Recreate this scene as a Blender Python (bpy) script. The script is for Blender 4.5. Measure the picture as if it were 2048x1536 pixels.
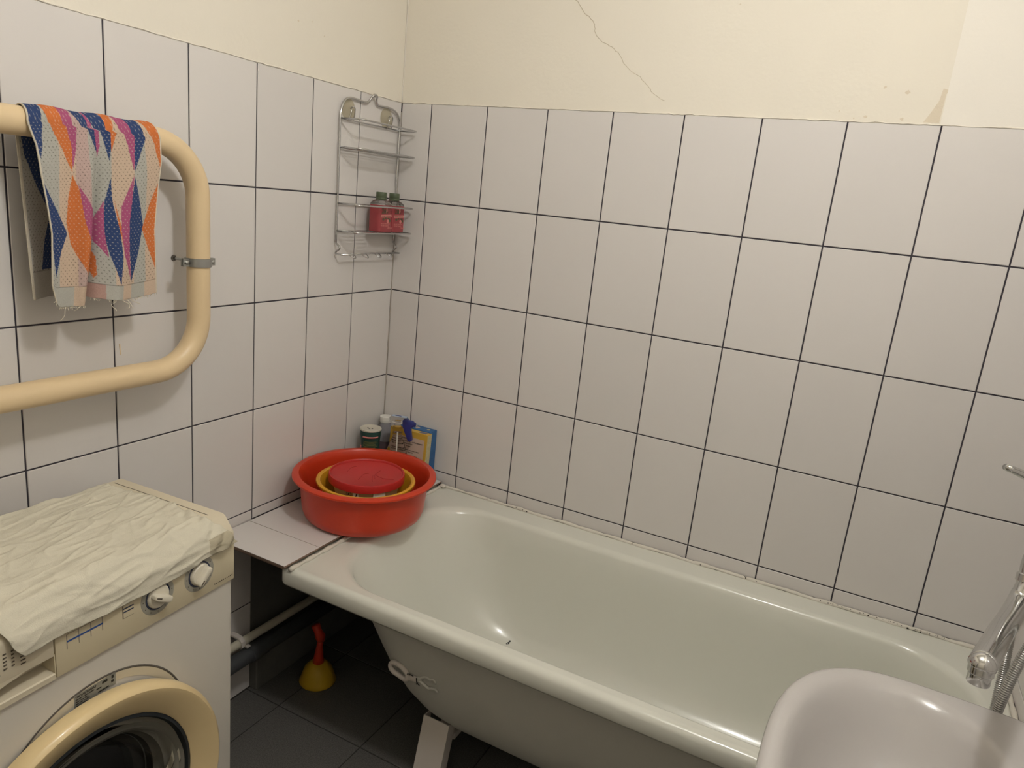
import bpy, bmesh, math, random
import numpy as np
from mathutils import Vector, Matrix, noise
random.seed(7)
PI = math.pi
for o in list(bpy.data.objects): bpy.data.objects.remove(o)
S = bpy.context.scene
COL = S.collection

# ------------------------------------------------------------ camera, world, light, exposure
cam = bpy.data.cameras.new('camera'); camo = bpy.data.objects.new('camera', cam); COL.objects.link(camo)
right = Vector((0.8850430, 0.4547426, 0.0995393)); down = Vector((0.1984730, -0.1751964, -0.9643209)); fwd = Vector((-0.4210788, 0.8732213, -0.2453104))
cm = Matrix((( right.x, -down.x, -fwd.x), (right.y, -down.y, -fwd.y), (right.z, -down.z, -fwd.z))).to_4x4()
cm.translation = Vector((1.4663865, -2.0196018, 1.5241916))
camo.matrix_world = cm
cam.sensor_width = 36; cam.lens = 1441.9 / 2048 * 36; cam.clip_start = 0.02; cam.clip_end = 50
S.camera = camo
S.view_settings.view_transform = 'Standard'; S.view_settings.look = 'None'
S.view_settings.gamma = 1; S.view_settings.use_curve_mapping = False
S.view_settings.exposure = 0.0
W = bpy.data.worlds.new('world'); S.world = W; W.use_nodes = True
W.node_tree.nodes['Background'].inputs[0].default_value = (0.9, 0.85, 0.75, 1)
W.node_tree.nodes['Background'].inputs[1].default_value = 0.02
LAMP = Vector((1.28, -1.22, 2.34)); LAMP_W = 27.0
LAMP_COL = (1.0, 0.985, 0.96)

# ------------------------------------------------------------ materials
def mat(name, col, rough=0.5, metal=0.0, spec=0.5, coat=0.0, trans=0.0, ior=1.45, bump=0.0, bscale=200.0, mottle=0.0, mscale=6.0, rand=0.0, alpha=1.0, sss=0.0, emit=None, estr=0.0, vcol=None, coat_r=0.05):
    m = bpy.data.materials.new(name); m.use_nodes = True
    nt = m.node_tree; N = nt.nodes; L = nt.links; b = N['Principled BSDF']
    c4 = (*col, 1)
    b.inputs['Base Color'].default_value = c4
    b.inputs['Roughness'].default_value = rough; b.inputs['Metallic'].default_value = metal
    b.inputs['Specular IOR Level'].default_value = spec; b.inputs['Coat Weight'].default_value = coat
    b.inputs['Coat Roughness'].default_value = coat_r
    b.inputs['Transmission Weight'].default_value = trans; b.inputs['IOR'].default_value = ior; b.inputs['Alpha'].default_value = alpha
    if sss: b.inputs['Subsurface Weight'].default_value = sss; b.inputs['Subsurface Scale'].default_value = 0.01
    if emit: b.inputs['Emission Color'].default_value = (*emit, 1); b.inputs['Emission Strength'].default_value = estr
    tc = N.new('ShaderNodeTexCoord'); src = None
    if vcol:
        a = N.new('ShaderNodeVertexColor'); a.layer_name = vcol; src = a.outputs['Color']
    if mottle:
        n = N.new('ShaderNodeTexNoise'); n.inputs['Scale'].default_value = mscale; n.inputs['Detail'].default_value = 5
        L.new(tc.outputs['Object'], n.inputs['Vector'])
        r = N.new('ShaderNodeMapRange'); r.inputs['To Min'].default_value = 1 - mottle; r.inputs['To Max'].default_value = 1 + mottle
        L.new(n.outputs['Fac'], r.inputs['Value'])
        v = N.new('ShaderNodeVectorMath'); v.operation = 'SCALE'
        if src: L.new(src, v.inputs[0])
        else: v.inputs[0].default_value = col
        L.new(r.outputs[0], v.inputs['Scale']); src = v.outputs[0]
    if rand:
        oi = N.new('ShaderNodeObjectInfo'); r = N.new('ShaderNodeMapRange')
        r.inputs['To Min'].default_value = 1 - rand; r.inputs['To Max'].default_value = 1 + rand * 0.6
        L.new(oi.outputs['Random'], r.inputs['Value'])
        v = N.new('ShaderNodeVectorMath'); v.operation = 'SCALE'
        if src: L.new(src, v.inputs[0])
        else: v.inputs[0].default_value = col
        L.new(r.outputs[0], v.inputs['Scale']); src = v.outputs[0]
    if src: L.new(src, b.inputs['Base Color'])
    if bump:
        n = N.new('ShaderNodeTexNoise'); n.inputs['Scale'].default_value = bscale; n.inputs['Detail'].default_value = 3
        L.new(tc.outputs['Object'], n.inputs['Vector'])
        bm_ = N.new('ShaderNodeBump'); bm_.inputs['Strength'].default_value = bump; bm_.inputs['Distance'].default_value = 0.002
        L.new(n.outputs['Fac'], bm_.inputs['Height']); L.new(bm_.outputs[0], b.inputs['Normal'])
    return m

M = {}
M['tile'] = mat('glazed_tile', (0.69, 0.66, 0.635), rough=0.24, spec=0.5, bump=0.05, bscale=25, rand=0.035)
M['grout'] = mat('dark_grout', (0.045, 0.04, 0.05), rough=0.9, bump=0.3, mottle=0.25, mscale=30)
M['plaster'] = mat('cream_plaster', (0.79, 0.74, 0.64), rough=0.85, bump=0.25, bscale=90, mottle=0.03, mscale=3)
M['cgrout'] = mat('pale_corner_grout', (0.42, 0.38, 0.33), rough=0.8)
M['plaster2'] = mat('pale_plaster', (0.83, 0.79, 0.715), rough=0.8, bump=0.25, bscale=90, mottle=0.02)
M['scuff'] = mat('bare_plaster', (0.70, 0.62, 0.49), rough=0.95, bump=0.5, bscale=120)
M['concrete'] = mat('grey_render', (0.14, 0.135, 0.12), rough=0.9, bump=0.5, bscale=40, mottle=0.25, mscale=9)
M['crack'] = mat('crack_shadow', (0.56, 0.48, 0.36), rough=0.95)
M['ceil'] = mat('white_ceiling', (0.82, 0.79, 0.72), rough=0.9)
M['floor'] = mat('floor_tile', (0.105, 0.10, 0.092), rough=0.6, bump=0.35, bscale=500, mottle=0.9, mscale=300, rand=0.08)
M['fgrout'] = mat('floor_grout', (0.04, 0.038, 0.035), rough=0.9)
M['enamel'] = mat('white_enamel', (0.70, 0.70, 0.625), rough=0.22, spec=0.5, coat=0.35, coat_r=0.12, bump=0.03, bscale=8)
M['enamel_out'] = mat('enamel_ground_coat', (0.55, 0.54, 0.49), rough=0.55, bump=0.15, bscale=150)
M['caulk'] = mat('white_sealant', (0.68, 0.64, 0.56), rough=0.6, bump=0.4, bscale=60)
M['mould'] = mat('black_mould', (0.03, 0.025, 0.02), rough=0.9)
M['ceramic'] = mat('sink_ceramic', (0.49, 0.465, 0.445), rough=0.2, coat=0.5, coat_r=0.06)
M['body'] = mat('white_painted_steel', (0.66, 0.62, 0.55), rough=0.4, mottle=0.02)
M['panel'] = mat('yellowed_plastic', (0.64, 0.56, 0.39), rough=0.42, bump=0.08, bscale=900)
M['panel2'] = mat('cream_plastic', (0.64, 0.57, 0.43), rough=0.42, bump=0.06, bscale=900)
M['ring'] = mat('yellow_door_ring', (0.78, 0.61, 0.335), rough=0.3, coat=0.2)
M['knobw'] = mat('ivory_knob', (0.74, 0.69, 0.57), rough=0.3)
M['dial'] = mat('grey_dial', (0.37, 0.35, 0.29), rough=0.35)
M['navyline'] = mat('dark_blue_print', (0.04, 0.05, 0.09), rough=0.4)
M['blue'] = mat('blue_print', (0.035, 0.09, 0.30), rough=0.4)
M['print'] = mat('brown_print', (0.10, 0.08, 0.06), rough=0.5)
M['line'] = mat('grey_print', (0.30, 0.26, 0.20), rough=0.5)
M['sticker'] = mat('silver_sticker', (0.30, 0.30, 0.27), rough=0.4, metal=0.3)
M['rubber'] = mat('dark_rubber', (0.022, 0.026, 0.03), rough=0.45)
M['lining'] = mat('door_lining', (0.42, 0.39, 0.32), rough=0.4)
M['gasket'] = mat('grey_gasket', (0.12, 0.105, 0.09), rough=0.5)
M['drum'] = mat('steel_drum', (0.07, 0.068, 0.065), rough=0.5, metal=0.9)
M['glass'] = mat('door_glass', (0.96, 0.97, 0.96), rough=0.02, trans=1.0, ior=1.45)
M['cloth'] = mat('white_cotton', (0.64, 0.60, 0.485), rough=0.95, spec=0.15, bump=0.3, bscale=500, mottle=0.05, mscale=12)
M['wet'] = mat('stained_cotton', (0.47, 0.42, 0.31), rough=0.95, spec=0.1, bump=0.3, bscale=500, mottle=0.1, mscale=60)
M['pipe'] = mat('cream_pipe_paint', (0.72, 0.555, 0.335), rough=0.34, bump=0.06, bscale=40, mottle=0.04, mscale=10)
M['zinc'] = mat('zinc_steel', (0.42, 0.42, 0.40), rough=0.35, metal=0.9)
M['chrome'] = mat('chrome', (0.60, 0.60, 0.59), rough=0.12, metal=1.0, bump=0.03, bscale=60)
M['wire'] = mat('chromed_wire', (0.55, 0.55, 0.55), rough=0.18, metal=1.0)
M['hose'] = mat('hose_steel', (0.42, 0.42, 0.41), rough=0.25, metal=1.0)
M['cup'] = mat('yellowed_suction_cup', (0.90, 0.87, 0.76), rough=0.12, trans=0.95, ior=1.15)
M['red'] = mat('red_basin_plastic', (0.56, 0.042, 0.013), rough=0.32, spec=0.5, bump=0.04, bscale=60, sss=0.05)
M['crimson'] = mat('crimson_lid', (0.46, 0.022, 0.02), rough=0.38, sss=0.05)
M['scratch'] = mat('lid_crease', (0.28, 0.012, 0.01), rough=0.6)
M['yellow'] = mat('yellow_bowl', (0.66, 0.33, 0.02), rough=0.3)
M['tub_label'] = mat('bucket_body', (0.62, 0.46, 0.29), rough=0.45)
M['white'] = mat('white_plastic', (0.78, 0.76, 0.70), rough=0.35)
M['black'] = mat('black_ink', (0.012, 0.012, 0.012), rough=0.5)
M['shampoo'] = mat('pink_liquid', (0.30, 0.045, 0.052), rough=0.3, spec=0.5)
M['clear'] = mat('clear_plastic', (0.90, 0.88, 0.86), rough=0.06, trans=1.0, ior=1.07)
M['green'] = mat('dark_green_cap', (0.085, 0.11, 0.06), rough=0.5)
M['leaf'] = mat('label_leaf', (0.07, 0.09, 0.04), rough=0.5)
M['pinkp'] = mat('pale_pink_print', (0.62, 0.22, 0.20), rough=0.5)
M['cantop'] = mat('can_lid', (0.60, 0.57, 0.48), rough=0.4, metal=0.1)
M['can'] = mat('green_can_print', (0.012, 0.055, 0.045), rough=0.35)
M['cangold'] = mat('can_print_lines', (0.20, 0.18, 0.05), rough=0.5)
M['milky'] = mat('milky_bottle', (0.25, 0.245, 0.265), rough=0.35)
M['milky2'] = mat('dark_liquid_bottle', (0.10, 0.075, 0.085), rough=0.35)
M['trigger'] = mat('blue_trigger', (0.025, 0.035, 0.19), rough=0.35)
M['headlabel'] = mat('pale_blue_print', (0.42, 0.50, 0.60), rough=0.4)
M['boxblue'] = mat('blue_carton', (0.025, 0.12, 0.30), rough=0.5, mottle=0.3, mscale=60)
M['boxyel'] = mat('yellow_carton', (0.58, 0.36, 0.05), rough=0.5)
M['boxtxt'] = mat('carton_text_panel', (0.55, 0.42, 0.34), rough=0.5)
M['boxside'] = mat('pale_carton_side', (0.50, 0.44, 0.26), rough=0.6, mottle=0.3, mscale=90)
M['ico1'] = mat('grey_icon', (0.13, 0.13, 0.20), rough=0.5)
M['ico2'] = mat('plum_icon', (0.16, 0.06, 0.10), rough=0.5)
M['ico3'] = mat('red_icon', (0.42, 0.09, 0.09), rough=0.5)
M['plred'] = mat('plunger_red', (0.55, 0.04, 0.015), rough=0.4)
M['plyel'] = mat('plunger_yellow', (0.60, 0.38, 0.02), rough=0.45)
M['greypipe'] = mat('grey_sewer_pipe', (0.06, 0.063, 0.066), rough=0.5)
M['ivorypipe'] = mat('ivory_water_pipe', (0.58, 0.54, 0.43), rough=0.45)
M['legwhite'] = mat('white_leg_paint', (0.62, 0.57, 0.52), rough=0.4)
M['slabedge'] = mat('brown_tile_body', (0.22, 0.15, 0.11), rough=0.9)
M['globe'] = mat('lit_globe', (0.9, 0.9, 0.9), rough=0.3, emit=LAMP_COL, estr=1.0)
M['towel'] = mat('terry_towel', (1, 1, 1), rough=0.95, spec=0.1, bump=0.6, bscale=700, vcol='pattern', mottle=0.10, mscale=260)
M['hem'] = mat('towel_hem', (0.70, 0.64, 0.52), rough=0.95, bump=0.5, bscale=600)

# ------------------------------------------------------------ helpers
def wm(o):
    m = o.matrix_basis.copy()
    while o.parent: o = o.parent; m = o.matrix_basis @ m
    return m
def obj(name, bm, m, parent=None, smooth=False, mods=None):
    me = bpy.data.meshes.new(name)
    if isinstance(bm, tuple): me.from_pydata(bm[0], [], bm[1])
    else: bm.to_mesh(me); bm.free()
    if parent is not None: me.transform(wm(parent).inverted())
    for x in (m if isinstance(m, (list, tuple)) else [m]): me.materials.append(x)
    if smooth:
        for p in me.polygons: p.use_smooth = True
        if smooth == 'auto': me.set_sharp_from_angle(angle=math.radians(38))
    o = bpy.data.objects.new(name, me); COL.objects.link(o); o.parent = parent
    return o
def root(name, label, cat, loc, group=None):
    o = bpy.data.objects.new(name, None); COL.objects.link(o); o.location = loc; o.empty_display_size = 0.05
    return tag(o, label, cat, group)
def tag(o, label, cat, group=None):
    o['label'] = label; o['category'] = cat
    if group: o['group'] = group
    return o
def struct(o, label=None):
    o['kind'] = 'structure'
    if label: o['label'] = label
    return o
def bev(bm, r, seg=2, edges=None):
    if r > 0: bmesh.ops.bevel(bm, geom=edges or bm.edges[:], offset=r, segments=seg, profile=0.5, affect='EDGES')
def addbox(bm, x0, x1, y0, y1, z0, z1):
    vs = [bm.verts.new((x, y, z)) for z in (z0, z1) for y in (y0, y1) for x in (x0, x1)]
    for f in ((0, 2, 3, 1), (4, 5, 7, 6), (0, 1, 5, 4), (2, 6, 7, 3), (0, 4, 6, 2), (1, 3, 7, 5)): bm.faces.new([vs[i] for i in f])
def box(x0, x1, y0, y1, z0, z1, r=0.0, seg=2):
    bm = bmesh.new(); addbox(bm, x0, x1, y0, y1, z0, z1); bev(bm, r, seg); return bm
def lathe(prof, c=(0, 0, 0), axis=Vector((0, 0, 1)), n=48, cap=False, bm=None):
    bm = bm or bmesh.new(); axis = Vector(axis).normalized()
    q = Vector((0, 0, 1)).rotation_difference(axis); c = Vector(c); rings = []
    for r, z in prof:
        if r < 1e-6: rings.append([bm.verts.new(c + q @ Vector((0, 0, z)))])
        else: rings.append([bm.verts.new(c + q @ Vector((r * math.cos(2 * PI * i / n), r * math.sin(2 * PI * i / n), z))) for i in range(n)])
    for a, b in zip(rings, rings[1:]):
        for i in range(n):
            j = (i + 1) % n
            if len(a) == 1 and len(b) == 1: continue
            if len(a) == 1: bm.faces.new((a[0], b[j], b[i])) if True else None
            elif len(b) == 1: bm.faces.new((a[i], a[j], b[0]))
            else: bm.faces.new((a[i], a[j], b[j], b[i]))
    bmesh.ops.recalc_face_normals(bm, faces=bm.faces[:])
    return bm
def cath(pts, sub=8, closed=False):
    P = [Vector(p) for p in pts]; out = []; n = len(P)
    for i in range(n if closed else n - 1):
        p1 = P[i]; p2 = P[(i + 1) % n]
        p0 = P[i - 1] if (i > 0 or closed) else p1 * 2 - p2
        p3 = P[(i + 2) % n] if (i + 2 < n or closed) else p2 * 2 - p1
        for k in range(sub):
            t = k / sub
            out.append(0.5 * ((2 * p1) + (-p0 + p2) * t + (2 * p0 - 5 * p1 + 4 * p2 - p3) * t * t + (-p0 + 3 * p1 - 3 * p2 + p3) * t ** 3))
    if not closed: out.append(P[-1])
    return out
def tube(pts, rad, n=10, closed=False, bm=None, cap=True, sx=1.0):
    bm = bm or bmesh.new(); P = [Vector(p) for p in pts]; N = len(P); rings = []
    up = None
    for i, p in enumerate(P):
        t = (P[(i + 1) % N] - P[i - 1]) if closed else (P[min(i + 1, N - 1)] - P[max(i - 1, 0)])
        t.normalize()
        if up is None:
            up = Vector((0, 0, 1)) if abs(t.z) < 0.9 else Vector((1, 0, 0))
        up = (up - t * up.dot(t)); up.normalize(); s = t.cross(up)
        r = rad(i / max(1, N - 1)) if callable(rad) else rad
        rings.append([bm.verts.new(p + (s * math.cos(2 * PI * k / n) * sx + up * math.sin(2 * PI * k / n)) * r) for k in range(n)])
    for i in range(N if closed else N - 1):
        a = rings[i]; b = rings[(i + 1) % N]
        for k in range(n): bm.faces.new((a[k], a[(k + 1) % n], b[(k + 1) % n], b[k]))
    if cap and not closed: bm.faces.new(rings[0][::-1]); bm.faces.new(rings[-1])
    bmesh.ops.recalc_face_normals(bm, faces=bm.faces[:])
    return bm
def prism(poly, o, u, v, n, d0, d1, bm=None, r=0.0):
    """extrude a 2-D polygon (u,v coordinates) along n from d0 to d1"""
    bm = bm or bmesh.new(); o = Vector(o); u = Vector(u); v = Vector(v); n = Vector(n)
    a = [bm.verts.new(o + u * x + v * y + n * d0) for x, y in poly]; b = [bm.verts.new(o + u * x + v * y + n * d1) for x, y in poly]
    k = len(poly); fs = [bm.faces.new(a), bm.faces.new(b)]
    for i in range(k): fs.append(bm.faces.new((a[i], a[(i + 1) % k], b[(i + 1) % k], b[i])))
    bmesh.ops.recalc_face_normals(bm, faces=fs)
    if r: bmesh.ops.bevel(bm, geom=bm.edges[:], offset=r, segments=2, profile=0.5, affect='EDGES')
    return bm
def text(name, s, size, o, u, v, m, parent, align='LEFT', depth=0.0001, bold=0.0):
    cu = bpy.data.curves.new(name, 'FONT'); cu.body = s; cu.size = size; cu.align_x = align; cu.extrude = depth; cu.offset = bold; cu.resolution_u = 2
    t = bpy.data.objects.new(name, cu); COL.objects.link(t)
    bpy.context.view_layer.update()
    me = bpy.data.meshes.new_from_object(t.evaluated_get(bpy.context.evaluated_depsgraph_get()))
    bpy.data.objects.remove(t); bpy.data.curves.remove(cu)
    u = Vector(u).normalized(); v = Vector(v).normalized(); w = u.cross(v)
    mt = Matrix(((u.x, v.x, w.x, o[0]), (u.y, v.y, w.y, o[1]), (u.z, v.z, w.z, o[2]), (0, 0, 0, 1)))
    me.transform(wm(parent).inverted() @ mt); me.materials.clear(); me.materials.append(m)
    ob = bpy.data.objects.new(name, me); COL.objects.link(ob); ob.parent = parent
    return ob
def rrect(x0, x1, y0, y1, rl, rr, z, nc=10, ns=8):
    """closed ring: rounded rectangle with separate corner radii left/right (elliptical-ish corners)"""
    pts = []
    def arc(cx, cy, r, a0):
        for k in range(nc + 1):
            a = a0 + (PI / 2) * k / nc
            pts.append((cx + r * math.cos(a), cy + r * math.sin(a), z))
    def seg(a, b):
        for k in range(1, ns): pts.append(tuple(a[i] + (b[i] - a[i]) * k / ns for i in range(3)))
    arc(x0 + rl, y1 - rl, rl, PI / 2); seg(pts[-1], (x0, y0 + rl, z))
    arc(x0 + rl, y0 + rl, rl, PI); seg(pts[-1], (x1 - rr, y0, z))
    arc(x1 - rr, y0 + rr, rr, 1.5 * PI); seg(pts[-1], (x1, y1 - rr, z))
    arc(x1 - rr, y1 - rr, rr, 0); seg(pts[-1], (x0 + rl, y1, z))
    return pts
def loft(rings, capfirst=False, caplast=False, bm=None):
    bm = bm or bmesh.new(); R = [[bm.verts.new(p) for p in r] for r in rings]; n = len(R[0])
    for a, b in zip(R, R[1:]):
        for i in range(n): bm.faces.new((a[i], a[(i + 1) % n], b[(i + 1) % n], b[i]))
    if caplast: bm.faces.new(R[-1])
    if capfirst: bm.faces.new(R[0][::-1])
    return bm
def solidify(o, t, off=-1):
    s = o.modifiers.new('thickness', 'SOLIDIFY'); s.thickness = t; s.offset = off; return s

# ------------------------------------------------------------ room shell
# left wall: x = 0, back wall: y = 0, right wall: x = 1.925, floor z = 0, tiles up to z = 1.791
XR, YF, ZC, ZT = 1.925, -2.55, 2.52, 1.791
TT = 0.006      # tile stands proud of the backing by this much (joint recess)
GB = 0.0022
def wallbox(name, x0, x1, y0, y1, z0, z1, m): return struct(obj(name, box(x0, x1, y0, y1, z0, z1), m))
floor = wallbox('floor', -0.12, XR + 0.12, YF - 0.12, 0.12, -0.12, -GB, M['fgrout'])
ceiling = wallbox('ceiling', -0.12, XR + 0.12, YF - 0.12, 0.12, ZC, ZC + 0.1, M['ceil'])
def wall3(name, boxes):
    bm = bmesh.new(); idx = []
    for b, mi in boxes:
        k = len(bm.faces); addbox(bm, *b)
        bm.faces.ensure_lookup_table()
        for f in bm.faces[k:]: f.material_index = mi
    return struct(obj(name, bm, [M['plaster'], M['grout'], M['concrete'], M['plaster2']]))
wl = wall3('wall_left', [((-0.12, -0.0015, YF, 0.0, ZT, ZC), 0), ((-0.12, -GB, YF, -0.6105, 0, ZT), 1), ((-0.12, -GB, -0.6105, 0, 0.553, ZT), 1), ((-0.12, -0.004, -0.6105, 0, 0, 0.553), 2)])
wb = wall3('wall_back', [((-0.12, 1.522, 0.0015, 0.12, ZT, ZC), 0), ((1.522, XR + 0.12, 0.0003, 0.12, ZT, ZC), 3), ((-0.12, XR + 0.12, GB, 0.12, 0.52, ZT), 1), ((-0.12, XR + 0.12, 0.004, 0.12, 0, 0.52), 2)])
wr = wall3('wall_right', [((XR + 0.0015, XR + 0.12, YF, 0, ZT, ZC), 3), ((XR + GB, XR + 0.12, YF, 0, 0, ZT), 1)])
wf = wall3('wall_front', [((-0.12, XR + 0.12, YF - 0.12, YF, 0, ZC), 0)])

cache = {}
def tile_mesh(w, h, m, key, r=0.0011):
    k = (key, round(w, 4), round(h, 4))
    if k not in cache:
        bm = bmesh.new(); addbox(bm, -w / 2, w / 2, -h / 2, h / 2, -TT, 0)
        bmesh.ops.bevel(bm, geom=[e for e in bm.edges if all(v.co.z > -0.001 for v in e.verts)], offset=r, segments=1, affect='EDGES')
        me = bpy.data.meshes.new(key); bm.to_mesh(me); bm.free(); me.materials.append(m); cache[k] = me
    return cache[k]
def put_tile(name, me, c, u, v, n, parent, tilt=0.0022):
    rz = Matrix.Rotation(random.gauss(0, tilt * .5), 4, 'X') @ Matrix.Rotation(random.gauss(0, tilt * .5), 4, 'Y')
    b = Matrix(((u[0], v[0], n[0], c[0]), (u[1], v[1], n[1], c[1]), (u[2], v[2], n[2], c[2]), (0, 0, 0, 1)))
    o = bpy.data.objects.new(name, me); COL.objects.link(o); o.parent = parent; o.matrix_basis = wm(parent).inverted() @ b @ rz
    return o
J = 0.0036      # joint width
rows = [(1.791, 1.491), (1.491, 1.191), (1.191, 0.891), (0.891, 0.591), (0.591, 0.291), (0.291, 0.0)]
def tile_wall(parent, axis, edges, zrows_fn):
    for a, b in zip(edges, edges[1:]):
        for (zt, zb) in zrows_fn(min(a, b)):
            w = abs(b - a) - J; h = zt - zb - (J if zt < 1.79 else J / 2); cz = (zt + zb) / 2 + (0 if zt < 1.79 else J / 4); cc = (a + b) / 2
            if w < 0.01 or h < 0.008: continue
            me = tile_mesh(w, h, M['tile'], 'wall_tile')
            if axis == 'L': put_tile('wall_tile', me, (0, cc, cz), (0, 1, 0), (0, 0, 1), (1, 0, 0), parent)
            if axis == 'B': put_tile('wall_tile', me, (cc, 0, cz), (1, 0, 0), (0, 0, 1), (0, -1, 0), parent)
            if axis == 'R': put_tile('wall_tile', me, (XR, cc, cz), (0, -1, 0), (0, 0, 1), (-1, 0, 0), parent)
TW = 0.2018
eL = [0.0] + [-(0.2048 + TW * i) for i in range(12)]
def rowsL(y):
    if y < -0.62: return rows
    return rows[:4] + [(0.591, 0.561)]
tile_wall(wl, 'L', eL, rowsL)
eB = [0.0] + [0.1134 + TW * i for i in range(9)] + [XR]
tile_wall(wb, 'B', eB, lambda x: rows[:4] + [(0.591, 0.546)])
eR = [-0.0] + [-(0.165 + TW * i) for i in range(12)]
tile_wall(wr, 'R', eR, lambda y: (rows[:4] + [(0.591, 0.546)]) if y > -0.74 else rows)
# floor tiles 30 cm, joints through x = 0.132 and y = -0.623
fx = [0.0, 0.132] + [0.132 + 0.305 * k for k in range(1, 6)] + [XR]; fy = [0.0, -0.013] + [-0.013 - 0.305 * k for k in range(1, 9)] + [YF]
for a, b in zip(fx, fx[1:]):
    for c, d in zip(fy, fy[1:]):
        w, h = b - a - 0.004, c - d - 0.004
        if w < 0.01 or h < 0.01: continue
        put_tile('floor_tile', tile_mesh(w, h, M['floor'], 'floor_tile'), ((a + b) / 2, (c + d) / 2, 0), (1, 0, 0), (0, 1, 0), (0, 0, 1), floor, 0.001)

# plaster crack and chips on the back wall, rough corner seam
ck = [(0.55, 2.10), (0.567, 2.08), (0.596, 2.048), (0.628, 2.022), (0.635, 1.996), (0.661, 1.971), (0.692, 1.958), (0.717, 1.939), (0.735, 1.913), (0.782, 1.882), (0.812, 1.857), (0.831, 1.839), (0.861, 1.824)]
pts = []
for i, (x, z) in enumerate(cath([(x, 0, z) for x, z in [(0.50, 2.2)] + ck], 5) and [(p.x, p.z) for p in cath([(x, 0, z) for x, z in [(0.50, 2.2)] + ck], 5)]):
    pts.append((x + random.gauss(0, .0012), 0.0012, z + random.gauss(0, .0012)))
obj('plaster_crack', tube(pts, lambda t: 0.0008 - 0.0003 * t, n=4), M['crack'], wb)
pts = [(0.0012 + random.gauss(0, .0004), -0.0012, 0.563 + 0.02 * i) for i in range(61)]
obj('corner_grout', tube(pts, 0.0017, n=6), M['cgrout'], wb, True)
pts = [(0.0005 + random.gauss(0, .0009), -0.0003, 1.795 + 0.02 * i) for i in range(36)]
obj('corner_seam', tube(pts, 0.0016, n=5), M['plaster2'], wb, True)
def blob(c, u, v, n, r, k=9, thick=0.0006, sq=1.0):
    poly = [(r * (1 + random.uniform(-.35, .35)) * math.cos(2 * PI * i / k), sq * r * (1 + random.uniform(-.35, .35)) * math.sin(2 * PI * i / k)) for i in range(k)]
    return prism(poly, c, u, v, n, 0, thick)
obj('plaster_scuff', prism([(1.486, 1.797), (1.519, 1.797), (1.520, 1.86), (1.528, 1.868), (1.512, 1.872), (1.509, 1.845), (1.497, 1.818)], (0, 0, 0), (1, 0, 0), (0, 0, 1), (0, -1, 0), -0.0016, -0.0009), M['scuff'], wb)
for x, z, r in ((1.36, 1.804, .004), (1.335, 1.800, .002), (1.44, 1.802, .004), (1.44, 1.862, .005), (1.39, 1.872, .004), (1.02, 2.06, .0022), (1.30, 1.815, .002), (1.555, 1.80, .006)):
    obj('plaster_chip', blob((x, 0.0016, z), (1, 0, 0), (0, 0, 1), (0, -1, 0), r, sq=0.8, thick=0.0006), M['scuff'], wb)
for y, z, r in ((-0.47, 1.92, .003), (-0.37, 1.905, .0025), (-0.42, 1.93, .002)):
    obj('plaster_chip', blob((-0.0016, y, z), (0, 1, 0), (0, 0, 1), (1, 0, 0), r), M['scuff'], wl)
# uneven paint bead along the top edge of the tiles
for par, f in ((wb, lambda t: (t * XR, 0.0, 1.7925)), (wl, lambda t: (0.0, -2.5 * t, 1.7925))):
    pts = [Vector(f(i / 160)) + Vector((0, 0, random.gauss(0, .0007))) for i in range(161)]
    obj('paint_edge', tube(pts, lambda t: 0.0016 + 0.0006 * math.sin(60 * t), n=6), M['plaster'], par, True)
obj('paint_drip', prism([(-0.998, 1.105), (-1.000, 1.105), (-1.0015, 1.13), (-0.999, 1.13)], (0, 0, 0), (0, 1, 0), (0, 0, 1), (1, 0, 0), 0, 0.0008), M['pipe'], wl)
# patched render below the tiles near the corner
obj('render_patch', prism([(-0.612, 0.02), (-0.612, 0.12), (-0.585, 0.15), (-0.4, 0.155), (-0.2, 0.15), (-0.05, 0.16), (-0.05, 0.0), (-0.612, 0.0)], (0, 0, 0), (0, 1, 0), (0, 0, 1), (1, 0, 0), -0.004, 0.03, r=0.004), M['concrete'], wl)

# ceiling lamp (out of frame): the room's light
t = root('ceiling_lamp', 'round opal glass lamp hanging under the bathroom ceiling above the sink', 'lamp', (LAMP.x, LAMP.y, ZC))
obj('back_plate', lathe([(0, 0.001), (0.05, 0.001), (0.05, 0.012), (0.02, 0.02), (0.012, 0.030), (0.012, 0.150), (0, 0.150)], (LAMP.x, LAMP.y, ZC), (0, 0, -1), 32), M['white'], t, 'auto')
GR = 0.065
M['globe'].node_tree.nodes['Principled BSDF'].inputs['Emission Strength'].default_value = LAMP_W / (PI * 4 * PI * GR * GR)
bm = bmesh.new(); bmesh.ops.create_uvsphere(bm, u_segments=24, v_segments=14, radius=GR); bmesh.ops.translate(bm, verts=bm.verts, vec=LAMP)
obj('globe', bm, M['globe'], t, True)

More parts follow.
